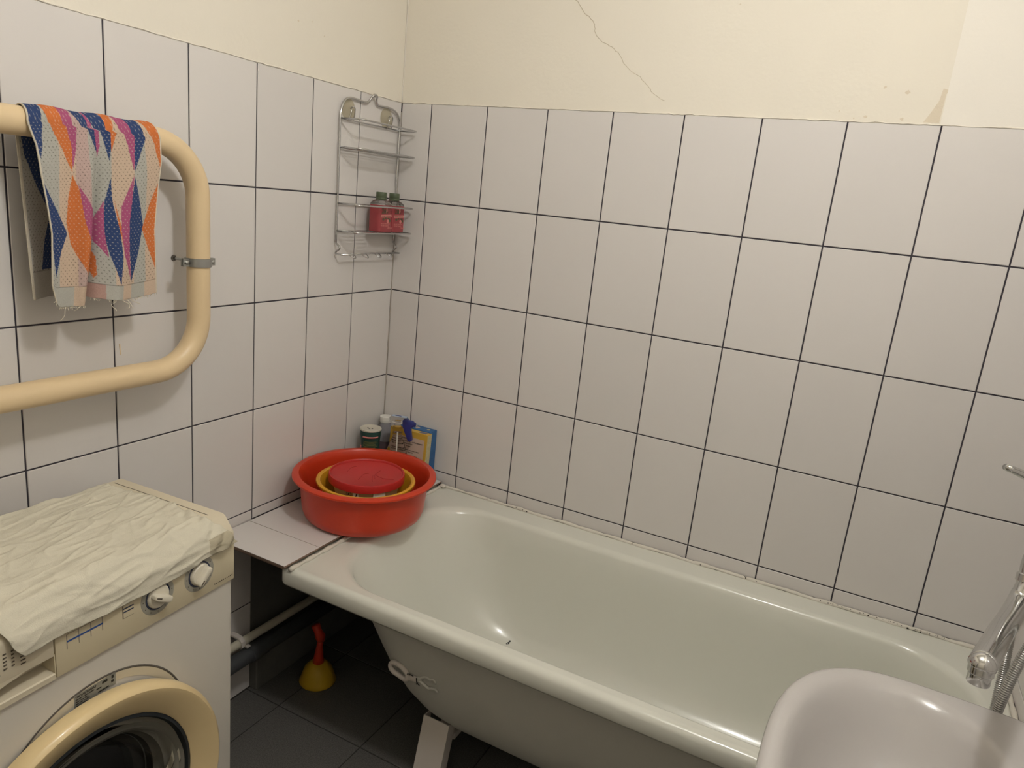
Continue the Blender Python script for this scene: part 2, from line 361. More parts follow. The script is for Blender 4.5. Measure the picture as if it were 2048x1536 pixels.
# ------------------------------------------------------------ bathtub
tub = root('bathtub', 'white enamelled steel bathtub along the tiled back wall', 'bathtub', (1.08, -0.37, 0))
ZR = 0.545
inner = [(0.545, 0.312, 1.872, -0.702, -0.084, 0.185, 0.19), (0.5435, 0.322, 1.864, -0.696, -0.091, 0.185, 0.185), (0.538, 0.331, 1.857, -0.690, -0.098, 0.185, 0.185), (0.528, 0.337, 1.853, -0.687, -0.103, 0.185, 0.185),
         (0.48, 0.362, 1.842, -0.683, -0.109, 0.188, 0.18), (0.42, 0.395, 1.830, -0.676, -0.116, 0.19, 0.17), (0.36, 0.426, 1.818, -0.668, -0.124, 0.19, 0.165), (0.31, 0.455, 1.806, -0.659, -0.133, 0.185, 0.16),
         (0.26, 0.490, 1.790, -0.645, -0.146, 0.18, 0.155), (0.22, 0.527, 1.770, -0.627, -0.163, 0.175, 0.15), (0.188, 0.570, 1.742, -0.602, -0.187, 0.165, 0.145), (0.166, 0.627, 1.70, -0.568, -0.220, 0.14, 0.13),
         (0.152, 0.70, 1.64, -0.520, -0.262, 0.11, 0.10), (0.146, 0.84, 1.56, -0.45, -0.32, 0.05, 0.05)]
outer = [(0.496, 0.2285, 1.918, -0.735, -0.005, 0.028, 0.02), (0.502, 0.2265, 1.920, -0.738, -0.004, 0.03, 0.02), (0.530, 0.2265, 1.920, -0.738, -0.004, 0.03, 0.02), (0.540, 0.2305, 1.918, -0.734, -0.006, 0.03, 0.02), (0.5448, 0.240, 1.914, -0.724, -0.01, 0.03, 0.02), (0.5452, 0.247, 1.908, -0.716, -0.014, 0.03, 0.02), (0.5438, 0.255, 1.902, -0.711, -0.02, 0.03, 0.02)]
rg = [rrect(a[1], a[2], a[3], a[4], a[5], a[6], a[0], nc=12, ns=14) for a in outer + inner]
bm = loft(rg, caplast=True); bmesh.ops.recalc_face_normals(bm, faces=bm.faces[:])
shell = obj('shell', bm, M['enamel'], tub, True)
# make sure normals point up/inside, then thicken outwards
me = shell.data
if me.polygons[-1].normal.z < 0: me.flip_normals()
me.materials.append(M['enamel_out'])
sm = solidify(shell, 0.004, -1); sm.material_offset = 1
obj('drain', lathe([(0, 0.0012), (0.018, 0.0012), (0.022, 0.003), (0.034, 0.0035), (0.036, 0.0), (0, 0.0)], (1.50, -0.385, 0.1465), n=28), M['chrome'], tub, 'auto')
obj('overflow', lathe([(0, 0.004), (0.02, 0.004), (0.03, 0.003), (0.033, 0), (0, 0)], (1.838, -0.385, 0.46), (-1, 0, 0.12), 28), M['chrome'], tub, 'auto')
# sealant bead with mould spots
def sealpath(x):
    return Vector((x, -0.0080, 0.5475 + 0.0012 * math.sin(x * 37) + random.gauss(0, .0006)))
obj('sealant', tube([sealpath(0.275 + 1.64 * i / 220) for i in range(221)], lambda t: 0.0055 + 0.0018 * math.sin(t * 90) * math.sin(t * 31), n=8), M['caulk'], tub, True)
obj('sealant', tube([(0.270 + random.gauss(0, .0006), -0.74 + 0.72 * i / 110, 0.5475 + random.gauss(0, .0006)) for i in range(111)], lambda t: 0.0055 + 0.0015 * math.sin(t * 70), n=8), M['caulk'], tub, True)
obj('sealant', tube([(XR - 0.006, -0.735 + 0.73 * i / 110, 0.5475) for i in range(111)], lambda t: 0.006 + 0.001 * math.sin(t * 70), n=8), M['caulk'], tub, True)
bm = bmesh.new()
for x, y, z, r in [(1.715, -.0095, .5485, .0028), (1.70, -.009, .550, .0015), (1.69, -.009, .551, .0014), (1.745, -.012, .549, .0016), (1.765, -.012, .5495, .0013), (1.62, -.009, .550, .002), (1.60, -.009, .5505, .0016), (1.64, -.009, .5515, .0014), (1.17, -.0095, .549, .0022), (1.30, -.009, .5505, .0022), (1.52, -.009, .5505, .002), (1.50, -.009, .5515, .0015), (0.60, -.0095, .549, .0022), (0.585, -.009, .5505, .0015), (0.56, -.009, .551, .0015), (0.45, -.009, .5505, .0016), (0.96, -.01, .549, .0016), (1.33, -.009, .5505, .0014)] + [(random.uniform(1.5, 1.8), -.0085, .5515, random.uniform(.0007, .0013)) for _ in range(26)]:
    lathe([(0, .0008), (r * .7, .0006), (r, 0), (0, -.0005)], (x, y - .0042, z), (0, -.7, .7), 7, bm=bm)
s_ = obj('mould_specks', bm, M['mould'], tub); s_['kind'] = 'stuff'

for (x, y, z), nn, poly in (((0.6693, -0.1971, 0.1909), (.221, -.651, .727), [(-.003, -.001), (0, -.004), (.002, -.002), (.0005, 0), (.003, .003), (.001, .005), (-.002, .0035), (0, .002)]), ((0.6693, -0.1971, 0.1909), (.221, -.651, .727), [(-.005, -.006), (-.001, -.0065), (-.001, -.0035), (-.004, -.003)])):
    n_ = Vector(nn).normalized(); u_ = Vector((1, 0, 0)); u_ = (u_ - n_ * u_.dot(n_)).normalized(); v_ = n_.cross(u_)
    obj('enamel_chip', prism([(a * 1.5, b * 1.5) for a, b in poly], (x, y, z), u_, v_, n_, -.001, .0014), M['black'], tub)
lump = bmesh.new()
bmesh.ops.create_icosphere(lump, subdivisions=3, radius=.009)
for v in lump.verts:
    v.co = Vector((v.co.x * 1.3, v.co.y * 1.1, v.co.z * .6)) * (1 + .25 * noise.noise(v.co * 160)) + Vector((.2790, -.0190, .5525))
obj('sealant', lump, M['caulk'], tub, True)

# bath legs: pressed steel channels under the tub
def leg(top, bot, wid, dirx=Vector((1, 0, 0))):
    top = Vector(top); bot = Vector(bot); ax = (top - bot).normalized(); n = dirx.cross(ax).normalized()
    bm = bmesh.new(); h = (top - bot).length
    prof = [(-wid / 2, -0.018), (-wid / 2, 0.018), (wid / 2, 0.018), (wid / 2, -0.018), (wid / 2 - .003, -0.018), (wid / 2 - .003, 0.015), (-wid / 2 + .003, 0.015), (-wid / 2 + .003, -0.018)]
    return prism(prof, bot, dirx, n, ax, 0, h, bm)
for lx in (0.678, 1.50):
    for sy in (-1, 1):
        yb = -0.385 + sy * 0.262; yt = -0.385 + sy * 0.225
        o = obj('leg', leg((lx, yt, 0.200), (lx - 0.004, yb, 0.004), 0.078, Vector((1, 0, 0)) if sy < 0 else Vector((-1, 0, 0))), M['legwhite'], tub, 'auto')
        obj('foot_pad', lathe([(0, 0), (.02, 0), (.02, .006), (.008, .012), (0, .012)], (lx - .008, yb, 0), n=20), M['rubber'], o, 'auto')
    bm = box(lx - 0.03, lx + 0.03, -0.385 - 0.19, -0.385 + 0.19, 0.118, 0.139, 0.004)
    obj('cross_bar', bm, M['legwhite'], tub, 'auto')
YL = -0.673
def P3(l, dy=0.0): return [(x, YL + dy, z) for x, z in l]
lug = obj('bracket', tube(cath([Vector(p) for p in P3([(0.5553, 0.3424), (0.560, 0.3539), (0.5726, 0.3565), (0.5893, 0.3532), (0.6055, 0.3428), (0.6091, 0.3307), (0.6007, 0.3227), (0.5803, 0.327), (0.5634, 0.332)])], 6, True), 0.0066, 10, closed=True), M['legwhite'], tub, True)
obj('bracket_bar', prism([(0.6067, 0.3382), (0.6225, 0.3432), (0.6369, 0.3425), (0.6379, 0.3301), (0.6237, 0.3283), (0.6095, 0.3253)], (0, YL, 0), (1, 0, 0), (0, 0, 1), (0, -1, 0), -0.003, 0.0035, r=0.001), M['legwhite'], lug, 'auto')
obj('bracket_prong', tube(cath(P3([(0.636, 0.338), (0.6443, 0.3389), (0.6541, 0.3482), (0.6643, 0.3526), (0.6733, 0.3497), (0.6834, 0.354), (0.6899, 0.3484), (0.6886, 0.3436)], .003), 5), lambda t: .0052 - .0025 * t, 8), M['enamel_out'], lug, True)
obj('bracket_prong', tube(cath(P3([(0.636, 0.333), (0.6462, 0.3340), (0.6593, 0.3283), (0.672, 0.3236), (0.6804, 0.3273), (0.6916, 0.3288), (0.6981, 0.324)], .003), 5), lambda t: .0052 - .0025 * t, 8), M['enamel_out'], lug, True)
for l in ([(0.6095, .3445), (0.6135, .3435), (0.614, .3465), (0.6225, .3462), (0.629, .3455)], [(0.6385, .3445), (0.6392, .336), (0.641, .330), (0.6405, .327)], [(0.575, .3595), (0.58, .358), (0.578, .3545)], [(0.640, .333), (0.6445, .3292), (0.649, .3265)]):
    obj('enamel_chip', tube(P3(l, -.0046), .0013, 5), M['black'], lug)

# ------------------------------------------------------------ tiled ledge between the left wall and the tub
ledge = root('tiled_ledge', 'white tiled ledge between the left wall and the bathtub end', 'ledge', (0.135, -0.38, 0.54))
obj('support_board', box(0.001, 0.255, -0.748, -0.001, 0.5475, 0.5535, 0.001), M['slabedge'], ledge)
ly = [-0.0035, -0.2205, -0.4215, -0.6215, -0.7545]
for i, (a, b) in enumerate(zip(ly, ly[1:])):
    c = (0.0025 + 0.13025 + (0.0015 if i == 3 else 0), (a + b) / 2, 0.5612 + 0.0003 * i)
    me = tile_mesh(0.2605, abs(a - b) - 0.002, M['tile'], 'ledge_tile', 0.0006)
    if len(me.materials) < 2:
        me.materials.append(M['slabedge'])
        for p in me.polygons:
            if abs(p.normal.z) < .3: p.material_index = 1
    put_tile('ledge_tile', me, c, (1, 0, 0), (0, 1, 0), (0, 0, 1), ledge, 0.0012)

# ------------------------------------------------------------ pipes under the tub
wp = root('water_pipe', 'thin ivory water pipe clipped along the left wall under the bath', 'pipe', (0.04, -0.5, 0.2))
obj('tube', tube([(0.035, -1.6, 0.208), (0.035, -0.9, 0.207), (0.035, -0.5, 0.205), (0.035, -0.02, 0.200)], 0.0125, 16), M['ivorypipe'], wp, True)
obj('pipe_clip', prism([(0, .2195), (0, .228), (.020, .229), (.038, .2265), (.050, .216), (.0515, .200), (.044, .190), (.043, .194), (.0475, .201), (.046, .214), (.036, .2205), (.02, .2205)], (0, -.69, 0), (1, 0, 0), (0, 0, 1), (0, 1, 0), 0, .014, r=.0008), M['legwhite'], wp, 'auto')
obj('pipe_clip', box(.040, .052, -.672, -.658, .188, .194, .001), M['legwhite'], wp)
sp = root('sewer_pipe', 'dark grey plastic sewer pipe running under the bath', 'pipe', (0.06, -0.5, 0.14))
obj('tube', tube([(0.046, -1.6, 0.163), (0.046, -0.62, 0.159), (0.046, -0.02, 0.148)], 0.0235, 20), M['greypipe'], sp, True)
obj('socket', lathe([(.0235, 0), (.0265, .002), (.0272, .01), (.0262, .02), (.0262, .06), (.0235, .062)], (0.046, -0.66, 0.1595), (0, 1, -.015), 28), M['greypipe'], sp, 'auto')

# ------------------------------------------------------------ plunger
pl = root('plunger', 'yellow cup plunger with red handle on the floor under the bath', 'plunger', (0.148, -0.472, 0))
k_ = .92; pc_ = (0.148, -0.472)
obj('cup', lathe([(r_ * k_, z_ * k_) for r_, z_ in [(0.060, 0.0), (0.062, 0.004), (0.058, 0.012), (0.053, 0.03), (0.046, 0.05), (0.032, 0.066), (0.017, 0.074), (0, 0.076), (0, 0.070), (0.03, 0.06), (0.05, 0.03), (0.056, 0.0)]], (pc_[0], pc_[1], 0.001), n=36), M['plyel'], pl, True)
obj('handle', tube([(pc_[0], pc_[1], 0.064), (pc_[0] + .001, pc_[1], 0.09), (pc_[0] + .003, pc_[1], 0.125), (pc_[0] + .006, pc_[1], 0.150)], lambda t: 0.0185 - 0.010 * min(1, t * 1.3), 14), M['plred'], pl, True)
obj('grip', tube([(pc_[0] + .008, pc_[1], 0.144), (pc_[0] + .005, pc_[1] - .001, 0.16), (pc_[0] - .004, pc_[1] - .004, 0.18), (pc_[0] - .011, pc_[1] - .006, 0.197)], lambda t: 0.0135 - 0.003 * math.cos(t * 8), 14), M['plred'], pl, True)

# ------------------------------------------------------------ red basin, yellow bowl, lidded tub
bx, by, bz = 0.222, -0.381, 0.562
ba = root('washing_basin', 'large round orange-red plastic basin on the ledge by the bath', 'basin', (bx, by, bz))
obj('basin_body', lathe([(0, 0.0), (0.150, 0.0), (0.164, 0.003), (0.174, 0.012), (0.1805, 0.030), (0.185, 0.075), (0.1885, 0.110), (0.190, 0.123), (0.194, 0.129), (0.202, 0.133), (0.208, 0.1305), (0.2095, 0.127), (0.2115, 0.1285), (0.211, 0.133), (0.204, 0.1375), (0.192, 0.1365), (0.188, 0.131), (0.185, 0.112), (0.181, 0.075), (0.1765, 0.034), (0.168, 0.015), (0.160, 0.0075), (0.148, 0.005), (0, 0.005)], (bx, by, bz), n=96), M['red'], ba, 'auto')
yb = root('yellow_bowl', 'yellow plastic bowl nested inside the red basin', 'bowl', (0.231, -0.387, bz + 0.0055))
obj('bowl_body', lathe([(0, 0), (0.085, 0.0), (0.092, 0.004), (0.105, 0.03), (0.124, 0.07), (0.134, 0.098), (0.139, 0.103), (0.1445, 0.104), (0.146, 0.108), (0.145, 0.112), (0.139, 0.1135), (0.1335, 0.111), (0.130, 0.104), (0.120, 0.07), (0.101, 0.03), (0.089, 0.006), (0, 0.004)], (0.231, -0.387, bz + 0.0055), n=96), M['yellow'], yb, 'auto')
lx_, ly_, lz_ = 0.2255, -0.3775, bz + 0.0105
lt = root('lidded_tub', 'round plastic tub with a crimson lid inside the yellow bowl', 'tub', (lx_, ly_, lz_))
obj('tub_body', lathe([(0, 0), (0.074, 0), (0.077, 0.003), (0.1035, 0.112), (0.1045, 0.118), (0.100, 0.118), (0, 0.118)], (lx_, ly_, lz_), n=72), M['tub_label'], lt, 'auto')
lid = obj('lid', lathe([(0.1095, 0.102), (0.112, 0.102), (0.1125, 0.108), (0.1118, 0.1225), (0.1105, 0.1250), (0.1080, 0.1252), (0.1065, 0.1235), (0.1058, 0.1195), (0.104, 0.1185), (0, 0.1188)], (lx_, ly_, lz_), n=96), M['crimson'], lt, 'auto')
zt_ = lz_ + 0.1192
for pp in ([(0.235, -0.43), (0.226, -0.405), (0.221, -0.385), (0.228, -0.372)], [(0.245, -0.36), (0.256, -0.37), (0.285, -0.375), (0.312, -0.362)], [(0.246, -0.375), (0.262, -0.40), (0.275, -0.415)], [(0.165, -0.35), (0.16, -0.37), (0.17, -0.40)], [(0.24, -0.33), (0.243, -0.35), (0.25, -0.372), (0.268, -0.395)]):
    obj('crease', tube([(p.x, p.y, zt_ - 0.0003) for p in cath([(a, b, 0) for a, b in pp], 6)], 0.0006, n=5), M['scratch'], lid, True)
def onside(ang, z, r, off=0.0006):
    return Vector((lx_ + (r + off) * math.cos(ang), ly_ + (r + off) * math.sin(ang), lz_ + z)), Vector((-math.sin(ang), math.cos(ang), 0)), Vector((math.cos(ang), math.sin(ang), 0))
for ang, kind in ((-1.42, 'circle'), (-1.20, 'square')):
    p, u, n = onside(ang, 0.092, 0.1022)
    if kind == 'circle':
        obj('printed_mark', tube([p + u * (0.0075 * math.cos(a)) + Vector((0, 0, 0.0075 * math.sin(a))) for a in np.linspace(0, 2 * PI, 24, endpoint=False)], 0.0006, n=4, closed=True), M['black'], lt)
        obj('printed_mark', prism([(-.003, -.003), (.003, -.003), (.0015, .003), (-.0015, .003)], p, u, (0, 0, 1), n, 0, .0006), M['black'], lt)
    else:
        obj('printed_mark', prism([(-.008, -.008), (.008, -.008), (.008, .006), (-.008, .006)], p, u, (0, 0, 1), n, -0.001, .0003), M['white'], lt)
        obj('printed_mark', prism([(-.002, -.006), (.001, -.006), (.0035, .002), (.001, .005), (-.0005, .001)], p, u, (0, 0, 1), n, .0003, .0007), M['black'], lt)
p, u, n = onside(-0.55, 0.094, 0.1025)
obj('printed_mark', prism([(-.018, -.008), (.018, -.008), (.018, .006), (-.018, .006)], p, u, (0, 0, 1), n, -0.003, .0003), M['white'], lt)

# ------------------------------------------------------------ cleaning products in the corner
ZL = 0.562
c = (0.064, -0.156, ZL)
can = root('scouring_powder_can', 'dark green scouring powder can with a perforated pale lid', 'can', c)
cb = obj('can_body', lathe([(0, 0), (0.034, 0), (0.035, 0.002), (0.035, 0.05), (0.0315, 0.10), (0.0305, 0.13), (0.033, 0.155), (0.0345, 0.165), (0.0345, 0.176), (0.034, 0.178), (0, 0.178)], c, n=48), M['can'], can, 'auto')
cl = obj('lid', lathe([(0.0345, 0.1775), (0.0355, 0.1785), (0.0355, 0.1825), (0.034, 0.1838), (0.031, 0.1828), (0, 0.1828)], c, n=48), M['cantop'], can, 'auto')
for a, r in ((3.6, .010), (4.9, .012), (5.9, .009)):
    obj('shaker_hole', lathe([(0, .0002), (.0028, .0002), (.0028, -.0002), (0, -.0002)], (c[0] + r * math.cos(a), c[1] + r * math.sin(a), c[2] + .183), n=10), M['black'], cl)
def band(c, r0, r1, z0, z1, a0, a1, m, name, parent, k=16):
    bm = bmesh.new(); V = []
    for i in range(k + 1):
        a = a0 + (a1 - a0) * i / k
        V.append((bm.verts.new((c[0] + r0 * math.cos(a), c[1] + r0 * math.sin(a), c[2] + z0)), bm.verts.new((c[0] + r1 * math.cos(a), c[1] + r1 * math.sin(a), c[2] + z1))))
    for p, q in zip(V, V[1:]): bm.faces.new((p[0], q[0], q[1], p[1]))
    bmesh.ops.recalc_face_normals(bm, faces=bm.faces[:])
    o = obj(name, bm, m, parent, True); solidify(o, 0.0004, 1); return o
def canr(z):
    P = [(0, .035), (.05, .035), (.10, .0315), (.13, .0305), (.155, .033), (.165, .0345), (.178, .0345)]
    for (a, ra), (b, rb) in zip(P, P[1:]):
        if a <= z <= b: return ra + (rb - ra) * (z - a) / (b - a) + 0.0005
band(c, canr(.157), canr(.162), .156, .162, -1.75, -0.1, M['pinkp'], 'label_stripe', cb)
for i in range(14):
    z = 0.088 + 0.0042 * i
    band(c, canr(z), canr(z + .0014), z, z + .0014, -1.8 + random.uniform(0, .1), -0.05 - random.uniform(0, .3), M['cangold'], 'printed_line', cb, 10)
band(c, canr(.075), canr(.083), .075, .083, -1.35, -0.5, M['pinkp'], 'label_emblem', cb)
band(c, canr(.085), canr(.0875), .085, .0875, -1.1, -0.45, M['white'], 'label_swoosh', cb)
band(c, canr(.10), canr(.125), .10, .125, -2.45, -2.05, M['pinkp'], 'side_label', cb, 6)
band(c, canr(.085), canr(.099), .085, .099, -2.45, -2.0, M['white'], 'side_label', cb, 6)
c = (0.034, -0.0345, ZL)
wbt = root('milky_bottle', 'milky grey plastic bottle with a white cap in the corner', 'bottle', c)
obj('bottle_body', lathe([(0, 0), (0.027, 0), (0.029, 0.003), (0.029, 0.085), (0.028, 0.12), (0.022, 0.150), (0.0185, 0.160), (0.0185, 0.175), (0, 0.175)], c, n=36), M['milky'], wbt, 'auto')
obj('liquid', lathe([(0.0293, 0.02), (0.0296, 0.021), (0.0296, 0.104), (0.0293, 0.105)], c, n=36), M['milky2'], wbt, 'auto')
obj('cap', lathe([(0, 0.191), (0.0185, 0.191), (0.020, 0.1895), (0.0205, 0.172), (0.0195, 0.170), (0, 0.170)], c, n=36), M['white'], wbt, 'auto')
# spray bottle
c = (0.148, -0.122, ZL)
sb = root('spray_bottle', 'clear spray bottle with a blue trigger in front of the cartons', 'bottle', c)
def orng(z, rx, ry, n=32, a=0.25):
    ca, sa = math.cos(a), math.sin(a)
    return [(c[0] + rx * math.cos(t) * ca - ry * math.sin(t) * sa, c[1] + rx * math.cos(t) * sa + ry * math.sin(t) * ca, c[2] + z) for t in [2 * PI * i / n for i in range(n)]]
bm = loft([orng(z, a, b) for z, a, b in ((0, .036, .022), (.004, .042, .026), (.06, .043, .026), (.11, .036, .023), (.145, .024, .018), (.165, .0145, .0135), (.18, .0135, .0135))], True, True)
bmesh.ops.recalc_face_normals(bm, faces=bm.faces[:])
obj('bottle_body', bm, M['clear'], sb, 'auto')
obj('front_label', loft([orng(z, a, b) for z, a, b in ((.02, .0432, .0264), (.06, .0436, .0266), (.095, .039, .0246))]), M['pinkp'], sb, 'auto')
obj('dip_tube', tube([(c[0] + .002, c[1], c[2] + .01), (c[0] + .001, c[1], c[2] + .10), (c[0], c[1], c[2] + .18)], .0022, 8), M['white'], sb, True)
obj('collar', lathe([(.0155, .172), (.017, .174), (.017, .196), (.0155, .199), (.011, .2), (.011, .22), (0, .22)], c, n=28), M['clear'], sb, 'auto')
ang = 0.25; ux = Vector((math.cos(ang), math.sin(ang), 0)); uy = Vector((-math.sin(ang), math.cos(ang), 0))
hc = Vector((c[0], c[1], c[2]))
obj('spray_head', prism([(-.026, .212), (.034, .214), (.036, .228), (.028, .233), (-.022, .236), (-.028, .230)], hc - uy * 0.0, ux, (0, 0, 1), uy, -.0105, .0105, r=.002), M['clear'], sb, 'auto')
sh_l = prism([(-.022, -.009), (.030, -.009), (.030, .009), (-.022, .009)], hc + Vector((0, 0, .2352)), ux, uy, (0, 0, 1), 0, .0012)
obj('head_label', sh_l, M['headlabel'], sb)
obj('label_mark', prism([(-.010, -.003), (.012, -.003), (.009, .003), (-.012, .003)], hc + Vector((0, 0, .2366)), ux, uy, (0, 0, 1), 0, .0005), M['trigger'], sb)
tr = prism([(.022, .229), (.050, .226), (.056, .222), (.056, .206), (.046, .204), (.048, .186), (.052, .168), (.053, .158), (.040, .155), (.034, .170), (.024, .190), (.018, .206), (.017, .226)], hc, ux, (0, 0, 1), uy, -.008, .008, r=.0022)
obj('trigger', tr, M['trigger'], sb, 'auto')
obj('nozzle', lathe([(0, 0), (.007, 0), (.0075, .002), (.0075, .009), (.003, .01), (0, .0085)], hc + ux * .052 + Vector((0, 0, .215)), ux, 20), M['trigger'], sb, 'auto')
# cartons
bb = root('blue_carton', 'blue washing powder carton standing against the back wall', 'carton', (0.172, -0.026, ZL))
obj('carton_body', box(0.104, 0.2285, -0.0455, -0.004, ZL, 0.739, 0.0012), M['boxblue'], bb)
for x, y, r, mm in ((0.206, -0.022, .007, 'boxside'), (0.15, -0.018, .009, 'boxside'), (0.165, -0.027, .008, 'boxtxt'), (0.128, -0.02, .006, 'ico3')):
    obj('top_print', blob((x, y, 0.7391), (1, 0, 0), (0, 1, 0), (0, 0, 1), r, 8, .0004), M[mm], bb)
yc = root('yellow_carton', 'yellow carton with a printed text panel in front of the blue one', 'carton', (0.15, -0.075, ZL))
q = Matrix.Translation((0.163, -0.0615, ZL)) @ Matrix.Rotation(math.radians(2.0), 4, 'Z') @ Matrix.Rotation(math.radians(-4), 4, 'X')
def tf(bm, mtx): bmesh.ops.transform(bm, matrix=mtx, verts=bm.verts); return bm
YW, YH, YD = 0.074, 0.176, 0.028
obj('carton_body', tf(box(-YW, YW, -YD, 0, 0.0008, YH, 0.001), q), M['boxyel'], yc)
def fr(x0, x1, z0, z1, m, name, d=0.0005, e=0.0): return obj(name, tf(box(x0, x1, -YD - d - e, -YD - e, z0, z1), q), M[m], yc)
fr(-0.062, 0.064, 0.02, 0.155, 'boxtxt', 'text_panel')
obj('carton_side', tf(box(YW - .0002, YW + .0006, -YD + .001, -.001, .003, YH - .002), q), M['boxside'], yc)
obj('top_print', tf(box(0.035, 0.062, -YD + .006, -.006, YH, YH + .0005), q), M['ico1'], yc)
def onbox(x, z, e=0.0006): return q @ Vector((x, -YD - e, z))
uu = (q.to_3x3() @ Vector((1, 0, 0))); vv = (q.to_3x3() @ Vector((0, 0, 1)))
z = 0.146
lines = [('Для белого белья', .0072), ('средство для стирки и отбеливания', .0066), ('Удаляет сложные пятна', .0066), ('Не повреждает ткани', .0066), ('', .004), ('Применение: растворить порошок в воде', .0052), ('добавить к основному средству', .0052), ('', .004), ('Состав: кислородный отбеливатель', .0058), ('энзимы, отдушка, активатор, менее 5% ПАВ', .0056), ('хранить в сухом месте', .0056), ('', .004), ('Беречь от детей. Избегать попадания в глаза', .0056)]
for i, (s, h) in enumerate(lines):
    if s: text('printed_text', s, h, onbox(-0.058, z), uu, vv, M['black'], yc, bold=0.00012)
    z -= h * 1.25
for i, mm in enumerate(('ico1', 'ico2', 'ico3')):
    x0 = -0.006 + i * 0.0205
    fr(x0, x0 + 0.018, 0.040, 0.058, mm, 'pictogram', .0004, .0005)
    obj('pictogram_mark', tf(prism([(x0 + .004, .044), (x0 + .014, .046), (x0 + .013, .053), (x0 + .006, .051)], (0, -YD - .001, 0), (1, 0, 0), (0, 0, 1), (0, -1, 0), 0, .0003), q), M['boxtxt'], yc)
text('printed_text', '500 г', .009, onbox(0.036, 0.024), uu, vv, M['black'], yc, bold=.0003)

# ------------------------------------------------------------ heated towel rail
PR = 0.0255; px_ = 0.080
rail = root('towel_rail', 'cream painted heated towel rail pipe on the left wall', 'towel rail', (px_, -1.1, 1.32))
def bend(y1, z1, y2, z2, y3, z3, R, k=10):
    """rounded corner at (y2,z2)"""
    a = (Vector((0, y1, z1)) - Vector((0, y2, z2))).normalized(); b = (Vector((0, y3, z3)) - Vector((0, y2, z2))).normalized(); cc = Vector((0, y2, z2))
    cen = cc + a * R + b * R; out = []
    for i in range(k + 1):
        t = (PI / 2) * i / k
        out.append(cen - b * R * math.cos(t) - a * R * math.sin(t))
    return out
zu, zl, yv = 1.5735, 1.0765, -0.8555
path = [Vector((0, -2.05, zu))] + [Vector((0, -1.9 + .25 * i, zu)) for i in range(4)] + bend(-1.2, zu, yv, zu, yv, 1.3, 0.115, 14) + [Vector((0, yv, 1.32))] + bend(yv, 1.3, yv, zl, -1.2, zl, 0.115, 14) + [Vector((0, -1.15 - .3 * i, zl)) for i in range(4)]
path = [Vector((px_, p.y, p.z)) for p in path]
obj('pipe', tube(path, PR, 28), M['pipe'], rail, True)
cl = obj('clamp', lathe([(PR + .0008, -.0085), (PR + .0028, -.0085), (PR + .0028, .0085), (PR + .0008, .0085)], (px_, yv, 1.317), n=36), M['zinc'], rail, 'auto')
solidify(cl, .0012, 1)
bm = bmesh.new()
for s in (-1, 1):
    y0, y1 = (yv + s * (PR + .0005), yv + s * (PR + .018)); bm = bmesh.new(); addbox(bm, px_ - .0045, px_ - .0015, min(y0, y1), max(y0, y1), 1.3085, 1.3255); obj('clamp_ear', bm, M['zinc'], cl); bm = bmesh.new(); addbox(bm, px_ + .0015, px_ + .0045, min(y0, y1), max(y0, y1), 1.3085, 1.3255); o = obj('clamp_ear', bm, M['zinc'], cl)
for s in (-1, 1):
    obj('clamp_screw', lathe([(0, .0), (.0045, 0), (.0045, .004), (.002, .0055), (0, .0055)], (px_ + .0045, yv + s * (PR + .010), 1.317), (1, 0, 0), 14), M['zinc'], cl, 'auto')
obj('wall_screw', tube([(0.0, yv - .002, 1.3165), (0.012, yv - .002, 1.3165), (px_ - PR - .001, yv, 1.317)], .0032, 10), M['zinc'], rail, True)
obj('screw_plug', lathe([(0, .003), (.006, .003), (.0075, 0), (0, 0)], (0.0, yv - .002, 1.3165), (1, 0, 0), 16), M['gasket'], rail, 'auto')
for yy in (-1.75,):
    obj('wall_bracket', tube([(0.0, yy, zu), (px_ - PR + .002, yy, zu)], .01, 12), M['pipe'], rail, True)

# ------------------------------------------------------------ towel
tw = root('towel', 'terry towel with orange, pink and navy diamonds on the rail', 'towel', (0.09, -1.1, 1.25))
NAVY = (0.036, 0.062, 0.155); ORG = (0.57, 0.165, 0.05); PNK = (0.37, 0.09, 0.185); GRY = (0.42, 0.41, 0.365); PCH = (0.56, 0.43, 0.325); PKB = (0.49, 0.36, 0.325); CRM = (0.62, 0.56, 0.45)
Mp = [(650, 180), (655, 500), (640, 860), (600, 1290), (590, 1440)]
Lp = [(185, 108), (235, 270), (260, 470), (290, 640), (330, 900), (340, 1300), (370, 1430)]
Rp = [(1075, 262), (1085, 420), (1060, 600), (1035, 900), (1045, 1250), (1050, 1355)]
def interp(P, y):
    xs = [p[0] for p in P]; ys = [p[1] for p in P]; return float(np.interp(y, ys, xs))
TOPL, TOPR, BOTL, BOTR = 108, 262, 1440, 1360
